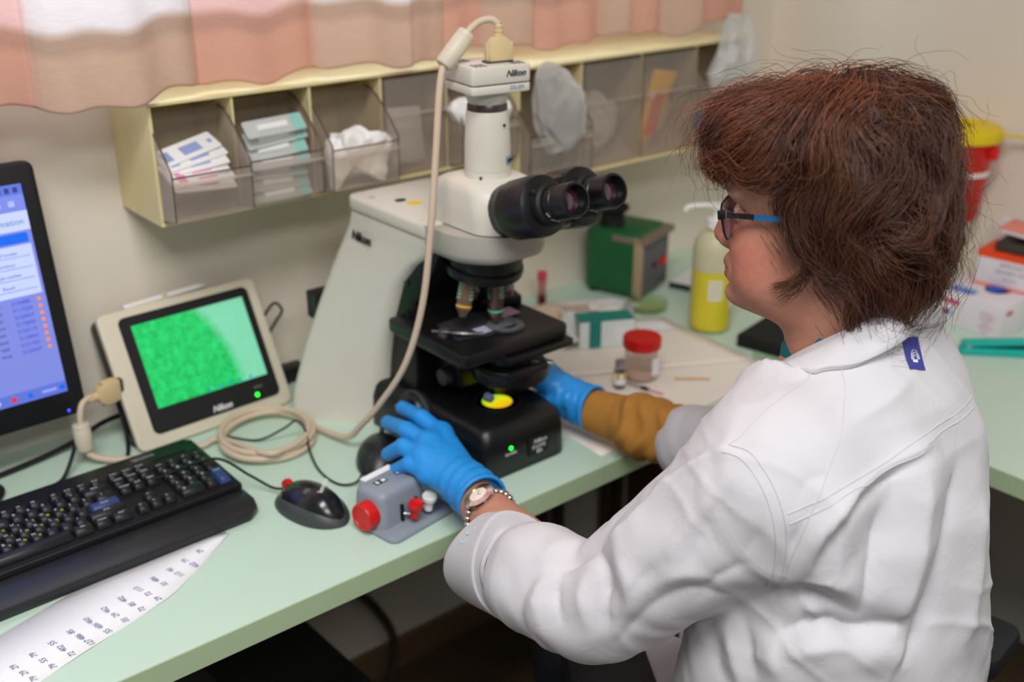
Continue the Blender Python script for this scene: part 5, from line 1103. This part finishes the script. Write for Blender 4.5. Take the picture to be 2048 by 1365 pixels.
disp += .0048*ridged((.35, .85, .25), 52, 1, 1.2)*near(SLE, .085)+.0042*ridged((.6, -.3, .75), 46, 2, 1.4)*near((.80, .50, .88), .085)
disp += .0040*ridged((.25, .1, .95), 34, 3, 1.8)*np.clip((.90-v[:, 2])/.08, 0, 1)*(v[:, 1] < .52)+.0016*ridged((.75, -.2, .6), 40, 5, 1.9)*np.clip((v[:, 2]-.92)/.05, 0, 1)
v = v+n*disp[:, None]; v = relax(v, f, 1, .2)
mc = bpy.data.materials.new('coat_cotton'); mc.use_nodes = True; N = mc.node_tree.nodes; L = mc.node_tree.links; b = N['Principled BSDF']
b.inputs['Base Color'].default_value = (*lin((202, 200, 205)), 1); b.inputs['Roughness'].default_value = .8; b.inputs['Specular IOR Level'].default_value = .2; b.inputs['Sheen Weight'].default_value = .1
tc = N.new('ShaderNodeTexCoord'); vo = N.new('ShaderNodeTexVoronoi'); vo.feature = 'DISTANCE_TO_EDGE'; vo.inputs['Scale'].default_value = 13
n1 = N.new('ShaderNodeTexNoise'); n1.inputs['Scale'].default_value = 9; n1.inputs['Detail'].default_value = 4; n1.inputs['Distortion'].default_value = .8
mxv = N.new('ShaderNodeMix'); mxv.data_type = 'RGBA'; mxv.inputs[0].default_value = .22; L.new(tc.outputs['Object'], mxv.inputs[6]); L.new(tc.outputs['Object'], n1.inputs['Vector']); L.new(n1.outputs['Color'], mxv.inputs[7]); L.new(mxv.outputs[2], vo.inputs['Vector'])
cl = N.new('ShaderNodeMapRange'); cl.inputs[1].default_value = 0; cl.inputs[2].default_value = .05; L.new(vo.outputs['Distance'], cl.inputs[0])
wv = N.new('ShaderNodeTexNoise'); wv.inputs['Scale'].default_value = 1400; L.new(tc.outputs['Object'], wv.inputs['Vector'])
n3 = N.new('ShaderNodeTexNoise'); n3.noise_type = 'RIDGED_MULTIFRACTAL'; n3.inputs['Scale'].default_value = 10; n3.inputs['Detail'].default_value = 3; n3.inputs['Roughness'].default_value = .35; n3.inputs['Distortion'].default_value = .6; L.new(tc.outputs['Object'], n3.inputs['Vector'])
b1 = N.new('ShaderNodeBump'); b1.inputs['Strength'].default_value = .07; b1.inputs['Distance'].default_value = .0022; b1.invert = True; L.new(cl.outputs[0], b1.inputs['Height'])
b2 = N.new('ShaderNodeBump'); b2.inputs['Strength'].default_value = .7; b2.inputs['Distance'].default_value = .005; L.new(n3.outputs['Fac'], b2.inputs['Height']); L.new(b1.outputs[0], b2.inputs['Normal'])
b3 = N.new('ShaderNodeBump'); b3.inputs['Strength'].default_value = .12; b3.inputs['Distance'].default_value = .0006; L.new(wv.outputs['Fac'], b3.inputs['Height']); L.new(b2.outputs[0], b3.inputs['Normal']); L.new(b3.outputs[0], b.inputs['Normal'])
CO = plink('lab_coat', np_mesh('lab_coat', v, f), mc); tag(CO, 'long-sleeved white cotton lab coat')
from mathutils.bvhtree import BVHTree
BV = BVHTree.FromPolygons([tuple(p) for p in v], [tuple(int(i) for i in q_) for q_ in f])
def snap(p, off=.0006):
    l, nn, i, d = BV.find_nearest(Vector(p)); return l+nn*off, nn
for s_ in SEAMS:
    pts = [snap(p, .0004)[0]-PB for p in catmull(s_, 6)]
    o = tube('seam', pts, .0006, mc, CO, straight=True, n=6)
# badge on the upper back
bc, bn_ = snap(BADGE, .001); ex = Vector((.97, -.10, .0)); ex = (ex-bn_*ex.dot(bn_)).normalized(); ey = bn_.cross(ex)
if ey.z < 0: ey = -ey
rot_ = math.radians(-14); e1 = ex*math.cos(rot_)+ey*math.sin(rot_); e2 = -ex*math.sin(rot_)+ey*math.cos(rot_)
def patch(nm, w, h, mat, off, n=6, cx=0, cy=0):
    bm = bmesh.new(); g = [[bm.verts.new(snap(bc+e1*(cx+w*(i/n-.5))+e2*(cy+h*(j/n-.5)), off)[0]-PB) for i in range(n+1)] for j in range(n+1)]
    for j in range(n):
        for i in range(n): bm.faces.new((g[j][i], g[j][i+1], g[j+1][i+1], g[j+1][i]))
    return from_bm(nm, bm, mat, CO)
patch('printed_badge', .021, .034, M('badge_blue', (58, 64, 142), .7, var=.08), .0012)
for k in range(3):
    r_ = .003+.0016*k; pts = [snap(bc+e1*(.001+r_*.8*math.cos(a_))+e2*(-.006+r_*1.6*math.sin(a_)), .0016)[0]-PB for a_ in [math.pi*i/10 for i in range(11)]]
    tube('badge_emblem', pts, .00035, M('emblem_white', (230, 230, 240), .6), CO, straight=True, n=5)
patch('badge_emblem', .006, .003, M('emblem_white'), .0016, 2, 0, -.0075)
# turned-back cuff on the left sleeve
cax = (CU1-CU0)/np.linalg.norm(CU1-CU0); eh = np.cross(cax, A_(0, 0, 1)); eh /= np.linalg.norm(eh); ev = np.cross(eh, cax)
if ev[2] < 0: ev = -ev
camside = 1 if (eh@(A_(0, 0, 1.54)-CU0)) > 0 else -1
def cuff_ring(c, hv, hh, lean, n=36, fwd=0):
    out = []
    for i in range(n):
        a_ = 2*math.pi*i/n; s_, c_ = math.sin(a_), math.cos(a_)
        out.append(pw(c+ev*(hv*s_)+eh*(hh*c_*(1-.25*max(0, -s_)**2))+cax*(lean*s_-fwd*max(0, c_*camside)**1.5)+A_(0, 0, .0012)*math.sin(a_*5)+eh*.0014*math.sin(a_*4+1)))
    return out
c0, c1 = CU0, CU1
rings = [cuff_ring(c1+cax*.004, .046, .042, .0), cuff_ring(c0+cax*.005, .058, .041, .020, fwd=.022), cuff_ring(c0+cax*.001, .0612, .0440, .022, fwd=.024), cuff_ring(c0, .0622, .0452, .022, fwd=.024), cuff_ring(c0+(c1-c0)*.25, .0630, .0475, .016, fwd=.018), cuff_ring(c0+(c1-c0)*.6, .0650, .0525, .006, fwd=.006), cuff_ring(c1-cax*.002, .0680, .0580, -.004, fwd=-.006), cuff_ring(c1, .0680, .0580, -.004, fwd=-.006), cuff_ring(c1+cax*.0005, .0655, .0555, -.004, fwd=-.006), cuff_ring(c1-cax*.004, .048, .043, 0)]
o = loft('rolled_cuff', rings, mc, CO, cap=False, sub=1); o['label'] = 'turned-back white cuff with faint blue ink spots'
def cpt(s_, a_): 
    c = c0+(c1-c0)*s_; return pw(c+ev*(.0620*math.sin(a_))+eh*(.0495*math.cos(a_))+cax*(.009*math.sin(a_)))
for k, (s_, a_) in enumerate(((.35, .9), (.5, 1.05), (.45, .75), (.62, .8), (.3, .7))):
    aa = a_ if camside > 0 else math.pi-a_; p = cpt(s_, aa); nn = (p+PB-Vector(c0+(c1-c0)*s_)).normalized(); i_ = prism('ink_spot', ring(.0028, .0018, 10), 0, .0006, M('ink_pale_blue', (168, 206, 230), .8), CO, loc=p+nn*.0006); i_.rotation_euler = nn.to_track_quat('Z', 'Y').to_euler()
# collar, turned down round the neck
NC = A_(.947, .586, 0)
def colpt(th, k):
    """th 0 = back of the neck, k 0 = top fold .. 1 = outer edge"""
    a_ = math.radians(-88)+th; t_ = abs(th)/math.radians(140); rr_ = .066+(.022+.025*t_)*k; zt = 1.158-.115*t_**1.7
    x = NC[0]+rr_*math.cos(a_)*1.02; y = NC[1]+rr_*math.sin(a_)*(1+.25*t_**2); z = zt-(.022+.022*t_)*k**1.1
    return A_(x, y, z)
rows = []
for th in np.linspace(math.radians(-140), math.radians(140), 57):
    inner = colpt(th, 0)+A_(0, 0, -.03); col_ = [Vector(inner)-PB, Vector(colpt(th, 0)+A_(0, 0, -.002))-PB]
    for k in (.0, .12, .35, .6, .85, 1.0):
        p = Vector(colpt(th, k)); l, nn, i_, d_ = BV.find_nearest(p); sgn = (p-l).dot(nn)
        if k > .12 and sgn < .007: p = l+nn*.007
        if k > .8 and sgn > .012: p = p-nn*(sgn-.012)*.7
        col_.append(p-PB)
    l, nn, i_, d_ = BV.find_nearest(col_[-1]+PB); col_.append(l+nn*.001-PB); rows.append(col_)
o = loft('collar', [list(x) for x in zip(*rows)], mc, CO, cap=False, closed=False, ang=60, sub=1)
# scrubs neckline and tan knitted sleeve end
rows = [[Vector((NC[0]+r_*math.cos(a_), NC[1]+.004+r_*math.sin(a_)*1.05, z-.045*max(0, math.sin(a_))**1.5))-PB for a_ in [2*math.pi*i/40 for i in range(40)]] for r_, z in ((.0630, 1.075), (.0625, 1.108), (.0600, 1.112), (.0590, 1.085))]
loft('scrub_neckline', rows, M('scrub_teal', (20, 112, 118), .8, bump=.3, bscale=700), PR, cap=False)
ax = (ERb-WRr)/np.linalg.norm(ERb-WRr); r0, r1 = WRr-ax*.012, WRr+ax*.19
def sd_knit(p):
    d = smin(sd_cone(p, r0, WRr+ax*.075, .033, .038), sd_cone(p, WRr+ax*.078, r1, .048, .036), .008); s_ = (p-r0)@ax
    d = d-.0022*np.sin(s_*190+2.5*np.sin(p[:, 2]*60))*np.clip((s_-.05)/.03, 0, 1)-.003*np.sin(p[:, 0]*90+p[:, 2]*70)*np.clip((s_-.06)/.03, 0, 1); return np.maximum(d, -s_)
v, f = sdf_mesh(sd_knit, np.minimum(r0, r1)-.07, np.maximum(r0, r1)+.07, .004); o = plink('knitted_sleeve', np_mesh('knitted_sleeve', v, f), M('knit_tan', (178, 124, 52), .9, var=.12, vscale=90, bump=.5, bscale=500)); tag(o, 'mustard tan knitted sleeve end under the coat')
# trousers and shoes, seated
def sd_legs(p):
    d = sd_ell(p, (.92, .55, .53), (.17, .16, .09))
    for sx in (-1, 1):
        h_, k_, a_ = A_(.93+sx*.085, .58, .52), A_(.965+sx*.085, .90, .515), A_(.965+sx*.09, .90, .10); d = smin(d, smin(sd_cone(p, h_, k_, .088, .066), sd_cone(p, k_, a_, .064, .048), .02), .03)
    return d
v, f = sdf_mesh(sd_legs, (.65, .35, .04), (1.2, 1.08, .65), .012); plink('trousers', np_mesh('trousers', v, f), M('trouser_navy', (28, 32, 44), .8))
for sx in (-1, 1):
    c = A_(.965+sx*.09, .935, .0); rr_ = [[pw(c+A_(w_*math.cos(a_), y, max(.012, h_*(.5+.5*math.sin(a_)))+.003)) for a_ in [2*math.pi*i/20 for i in range(20)]] for y, w_, h_ in ((-.085, .025, .06), (-.06, .036, .09), (0, .038, .085), (.06, .042, .055), (.12, .038, .04), (.15, .02, .028))]
    loft('shoe', rr_, M('shoe_white', (215, 212, 205), .5), PR, sub=1)
# earring
bm = bmesh.new(); bmesh.ops.create_icosphere(bm, subdivisions=2, radius=.0024); from_bm('earring', bm, M('gold', (214, 160, 70), .2, 1), PR, pw(from_head((-.001, .0785, -.042))))

# ------------------------------------------------------------------ hair
def sd_hair(q):
    p = q.copy(); p[:, 1] = np.abs(p[:, 1])
    d = sd_ell(p, (-.018, 0, .044), (.094, .088, .086))
    d = smin(d, sd_ell(p, (.056, 0, .080), (.052, .066, .033)), .02)
    d = smin(d, sd_ell(p, (-.057, 0, -.030), (.058, .076, .072)), .03)
    d = smin(d, sd_ell(p, (-.014, .056, .002), (.042, .030, .054)), .02)
    d = smin(d, sd_ell(p, (.024, .050, .060), (.040, .034, .028)), .02)
    d = smin(d, sd_ell(p, (-.050, 0, -.085), (.036, .058, .036)), .02)
    d = d+.006*np.sin(p[:, 0]*62+1)*np.sin(q[:, 1]*60+p[:, 2]*55)+.0035*np.sin(q[:, 1]*120+p[:, 0]*90)*np.sin(p[:, 2]*110)
    return d
def grad(fn, p, e=.002): return np.stack([(fn(p+np.eye(3)[i]*e)-fn(p-np.eye(3)[i]*e))/(2*e) for i in range(3)], 1)
vh, fh = sdf_mesh(lambda p: sd_hair(p)+.007, (-.15, -.13, -.15), (.14, .13, .16), .005)
def hair_dir(p, rnd):
    c0_ = np.array([-.030, 0, .14]); d = p-c0_; d[:, 2] -= .03; d /= _len(d)[:, None]+1e-9
    x, y, z = p.T; ay = np.abs(y)
    wb = np.clip((x-.005)/.04, 0, 1)*np.clip((z-.025)/.03, 0, 1); d = d+wb[:, None]*np.stack([1.1+0*x, .35*np.sign(y)*(ay/.06), -.35-.8*np.clip((x-.07)/.04, 0, 1)], 1)
    ws = np.clip((ay-.035)/.03, 0, 1)*np.clip((.035-z)/.02, 0, 1)*np.clip((x+.05)/.05, 0, 1); d = d+ws[:, None]*np.stack([-1.3+0*x, 0*x, -.55+0*x], 1)
    wn = np.clip((-.05-z)/.03, 0, 1); d = d+wn[:, None]*np.stack([.5*np.clip((-.07-x)/.03, -.3, 1), -.4*np.sign(y)*ay/.06, -.7+0*x], 1)
    k = 46; w = np.stack([np.sin(k*y+2.1*np.sin(k*.7*z+rnd[:, 0])+1), np.sin(k*z*.8+2*np.sin(k*.6*x+1)+2), np.sin(k*x*.9+1.8*np.sin(k*.65*y+3))], 1)
    return d+.62*w+.30*(rnd-.5)
def strands(N, seg, step, off0, off1, r0, r1, jit, seed, src=None):
    rg = np.random.default_rng(seed); tri = rg.integers(0, len(fh), N*3); c = vh[fh[tri]].mean(1)+rg.normal(0, .002, (N*3, 3))
    keep = (c[:, 2] > -.10) & ~((c[:, 0] > .03) & (c[:, 2] < .042)) & ~((c[:, 2] < -.06) & (c[:, 0] > -.02)); c = c[keep][:N]; N = len(c)
    if src is not None: c = src(c, rg); N = len(c)
    rnd = rg.random((N, 3))*jit; tone = np.clip(.62*rg.random(N)+.5*(.5+.5*np.sin(95*c[:, 0]+2.5*np.sin(70*c[:, 2]))*np.sin(90*c[:, 1]+2*np.sin(60*c[:, 2]+1)+55*c[:, 2]))-.06, 0, 1); lay = off0+(off1-off0)*rg.random(N); ln = .55+.8*rg.random(N)
    P = [c]; p = c.copy(); dprev = None; cur = rg.normal(0, 1, (N, 3))
    for s_ in range(seg):
        g = grad(sd_hair, p); g /= _len(g)[:, None]+1e-9; d = hair_dir(p, rnd); d = d-(d*g).sum(1)[:, None]*g; d /= _len(d)[:, None]+1e-9
        if dprev is not None: d = .55*d+.45*dprev; d /= _len(d)[:, None]
        cur = .85*cur+.4*rg.normal(0, 1, (N, 3)); dprev = d; p = p+d*(step*ln)[:, None]+cur*jit*.0011
        tgt = lay*(1+.9*(s_/seg)**2)+.002; e = sd_hair(p)-tgt; p = p-g*(e*.55)[:, None]; P.append(p)
    P = np.stack(P, 1); return P, tone
def tubes(P, tone, r0, r1):
    N, S, _ = P.shape; T = np.gradient(P, axis=1); T /= np.linalg.norm(T, axis=2, keepdims=True)+1e-9; up = np.array([.3, .9, .31]); B1 = np.cross(T, up); B1 /= np.linalg.norm(B1, axis=2, keepdims=True)+1e-9; B2 = np.cross(T, B1)
    rr_ = (r0+(r1-r0)*np.linspace(0, 1, S)**1.5)[None, :, None]; V = np.stack([P+rr_*(B1*math.cos(a_)+B2*math.sin(a_)) for a_ in (0, 2.094, 4.189)], 2).reshape(-1, 3)
    i = (np.arange(N)[:, None, None]*S+np.arange(S-1)[None, :, None])*3; k = np.arange(3)[None, None, :]; k2 = (k+1) % 3
    F = np.stack([i+k, i+k2, i+3+k2, i+3+k], -1).reshape(-1, 4); return V, F, np.repeat(tone, S*3), np.tile(np.repeat(np.linspace(0, 1, S), 3), N)
parts = []
for args in ((10500, 9, .0115, -.009, .006, .00042, .00020, 1.0, 1), (2600, 9, .012, .001, .011, .00034, .00016, 1.5, 2), (420, 11, .011, .006, .028, .00020, .00012, 2.6, 3)):
    P, tone = strands(args[0], args[1], args[2], args[3], args[4], 0, 0, args[7], args[8]); parts.append((P, tone, args[5], args[6]))
# loose locks: fringe tips, wisps over the jaw and at the nape
rg = np.random.default_rng(11)
def lock(n_, pts, spread, r0=.00034, r1=.00014):
    base_ = np.array([tuple(p) for p in catmull(pts, 4)]); S = len(base_); o_ = rg.normal(0, spread, (n_, 1, 3)); fan = rg.normal(0, spread*.9, (n_, 1, 3))*np.linspace(0, 1, S)[None, :, None]**1.3
    wob = .0012*np.sin(np.linspace(0, 7, S)[None, :, None]+rg.random((n_, 1, 3))*6); parts.append((base_[None]+o_+fan+wob, rg.random(n_), r0, r1))
for sy in (1, -1):
    lock(60, [(.010, sy*.080, -.020), (.006, sy*.083, -.040), (.020, sy*.080, -.056), (.042, sy*.070, -.066)], .0024); lock(26, [(.008, sy*.082, -.036), (.016, sy*.080, -.060), (.036, sy*.070, -.078)], .0026)
    lock(90, [(.055, sy*.055, .07), (.082, sy*.050, .062), (.097, sy*.044, .054), (.097, sy*.042, .044)], .006); lock(70, [(.05, sy*.07, .062), (.064, sy*.068, .056), (.068, sy*.066, .046)], .005)
    lock(60, [(-.035, sy*.07, -.075), (-.030, sy*.068, -.10), (-.040, sy*.060, -.118), (-.058, sy*.05, -.122)], .005)
lock(120, [(.06, 0, .10), (.098, 0, .088), (.114, 0, .070), (.113, 0, .054)], .016); lock(80, [(-.09, 0, -.07), (-.085, 0, -.10), (-.07, 0, -.122)], .016); lock(60, [(-.06, .03, -.09), (-.055, .035, -.118), (-.07, .03, -.132)], .006)
Vs, Fs, Cs = [vh], [fh], [np.tile(np.array(lin((38, 24, 18))), (len(vh), 1))]; off = len(vh)
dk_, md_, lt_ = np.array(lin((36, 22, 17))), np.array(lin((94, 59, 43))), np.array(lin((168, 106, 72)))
for P, tone, r0, r1 in parts:
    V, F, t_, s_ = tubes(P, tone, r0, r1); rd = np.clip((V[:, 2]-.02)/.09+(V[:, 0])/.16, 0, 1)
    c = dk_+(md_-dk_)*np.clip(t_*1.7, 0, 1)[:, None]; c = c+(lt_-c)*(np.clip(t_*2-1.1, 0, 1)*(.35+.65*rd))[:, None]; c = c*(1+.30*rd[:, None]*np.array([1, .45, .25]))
    Vs.append(V); Fs.append(F+off); Cs.append(c); off += len(V)
V, F, Cc = np.concatenate(Vs), np.concatenate(Fs), np.concatenate(Cs)
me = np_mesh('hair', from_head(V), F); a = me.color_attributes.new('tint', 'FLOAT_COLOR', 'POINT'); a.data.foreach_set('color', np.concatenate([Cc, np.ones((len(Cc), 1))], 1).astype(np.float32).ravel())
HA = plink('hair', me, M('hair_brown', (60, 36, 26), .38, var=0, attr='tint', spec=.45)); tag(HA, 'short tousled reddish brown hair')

# ------------------------------------------------------------------ glasses
G = thing('eyeglasses', 'dark framed eyeglasses with blue ended temples on the woman', 'eyeglasses', tuple(from_head((.085, 0, 0)))); GB = Vector(G.location)
gp = lambda *q_: Vector(from_head(q_))-GB
m_gf = M('frame_black', (20, 22, 26), .3); m_gb = M('temple_blue', (24, 112, 176), .4); m_gl = M('lens_clear', (235, 225, 235), .04, var=0, clear=(226, 216, 226))
for sy in (1, -1):
    rp = rrect(.050, .037, .014, 6); pts = [gp(.094-.10*abs(abs(x+.033)-.033)*.3+.12*z, sy*(x+.033), -.006+z) for x, z in rp]; bm = bmesh.new(); sweep(bm, pts+[pts[0]], .0012, 6, False); from_bm('rim', bm, m_gf, G)
    bm = bmesh.new(); bm.faces.new([bm.verts.new(p) for p in pts]); o = from_bm('lens', bm, m_gl, G); o.modifiers.new('t', 'SOLIDIFY').thickness = .0012
    def bar(nm, x0, x1, mat):
        n_ = 8; rings = []
        for i in range(n_+1):
            t_ = i/n_; x = x0+(x1-x0)*t_; y = sy*(.0595+.0165*min(1, (.093-x)/.06)); rings.append([gp(x, y-.0012, .0022), gp(x, y+.0012, .0022), gp(x, y+.0012, .0072), gp(x, y-.0012, .0072)])
        loft(nm, rings, mat, G, ang=30)
    bar('temple', .093, .060, m_gf); bar('temple_tip', .060, -.012, m_gb)
    box('hinge', (.007, .004, .009), gp(.094, sy*.0598, .0045), m_gf, G, .0008).rotation_euler = Matrix(HR.tolist()).to_euler(); box('hinge_pin', (.0012, .0045, .0088), gp(.0885, sy*.0605, .0046), m_steel, G, .0003).rotation_euler = Matrix(HR.tolist()).to_euler()
    lathe('nose_pad', [(0, -.001), (.003, -.001), (.003, .001), (0, .001)], M('pad_clear', (220, 215, 225), .2), G, gp(.092, sy*.011, -.012), seg=12)
tube('bridge', [gp(.095, .009, .002), gp(.099, 0, .005), gp(.095, -.009, .002)], .0012, m_gf, G)

# ------------------------------------------------------------------ watch
wc = WLr+fa*.022; nv = A_(0, 0, 1.54)-wc; nv -= fa*(nv@fa); nv /= np.linalg.norm(nv); nv = nv*.9+A_(0, 0, .45); nv -= fa*(nv@fa); nv /= np.linalg.norm(nv)
WT = thing('wristwatch', 'silver bracelet watch with pale oval dial on her left wrist', 'watch', tuple(wc)); e2 = np.cross(fa, nv)
WM = Matrix((tuple((e2[0], fa[0], nv[0])), (e2[1], fa[1], nv[1]), (e2[2], fa[2], nv[2]))).to_4x4(); m_sv = M('watch_silver', (214, 206, 204), .16, 1, var=.02); rw = .0315
def wob(nm, o, loc): o.matrix_local = Matrix.Translation(Vector(loc)) @ WM; return o
cl_ = A_(*nv)*rw
o = lathe('case', [(0, -.003), (.0185, -.003), (.0212, .001), (.0200, .0040), (.0128, .0056), (.0122, .0044), (0, .0044)], m_sv, WT, seg=40, sx=1.0, sy=.86); wob('case', o, cl_)
o = lathe('dial', [(0, .0050), (.0112, .0048), (.0121, .0045)], M('dial_pearl', (232, 222, 214), .2), WT, seg=30, sy=.9); wob('dial', o, cl_)
o = lathe('dial_ring', [(.0116, .0048), (.0125, .0058), (.0129, .0052)], M('gold'), WT, seg=30, sy=.9); wob('ring', o, cl_)
for a_, l_ in ((.6, .005), (2.4, .007)):
    o = boxes('hand', [(-.0003, .0003, 0, l_, .0051, .0054)], M('gold'), WT); o.matrix_local = Matrix.Translation(Vector(cl_)) @ WM @ Matrix.Rotation(a_, 4, 'Z')
bm = bmesh.new(); bmesh.ops.create_icosphere(bm, subdivisions=2, radius=.0046); lk = None
for k in range(20):
    a_ = math.radians(42+14.5*k); p = (nv*math.cos(a_)+e2*math.sin(a_))*(rw+.0005)
    if lk is None: lk = from_bm('bracelet_link', bm, m_sv, WT, Vector(p)); lk.scale = (1, 1, .8)
    else: lk2 = lk.copy(); COL.objects.link(lk2); lk2.parent = WT; lk2.location = Vector(p)

# ------------------------------------------------------------------ chair
CH = thing('office_chair', 'black office chair under the woman, its armrest by her elbow', 'chair', (.92, .52, 0)); m_ch = M('chair_black', (24, 26, 32), .55, var=.1, bump=.2, bscale=400)
prism('seat', rrect(.48, .46, .07, 5), .355, .435, m_ch, CH, bev=.02, seg=3); box('backrest', (.34, .045, .30), (0, -.235, .62), m_ch, CH, .02, R(-4, 0, 0), 3); box('back_post', (.05, .02, .26), (0, -.255, .44), m_blk, CH, .004)
for sx in (-1, 1):
    x = -.150 if sx < 0 else .27
    prism('armrest', rrect(.105, .24, .02, 5), .605, .637, m_ch, CH, bev=.008, loc=(x, .205 if sx < 0 else .06, 0), rot=R(0, 0, -33 if sx < 0 else 8)); box('armrest_post', (.03, .05, .25), (x, .12 if sx < 0 else .03, .49), m_blk, CH, .006); box('armrest_bracket', (.2 if sx < 0 else .12, .05, .02), (x*.72, .12 if sx < 0 else .03, .365), m_blk, CH, .004)
lathe('gas_column', [(0, .08), (.028, .08), (.028, .22), (.02, .22), (.02, .36), (0, .36)], m_blk, CH, seg=20)
for k in range(5):
    a_ = 2*math.pi*k/5+.3; tube('base_leg', [(.02*math.cos(a_), .02*math.sin(a_), .10), (.27*math.cos(a_), .27*math.sin(a_), .075)], .017, m_blk, CH, straight=True); lathe('castor', [(0, -.012), (.024, -.012), (.026, 0), (.024, .012), (0, .012)], m_blk2, CH, (.27*math.cos(a_), .27*math.sin(a_), .03), (math.radians(90), 0, a_), 18)
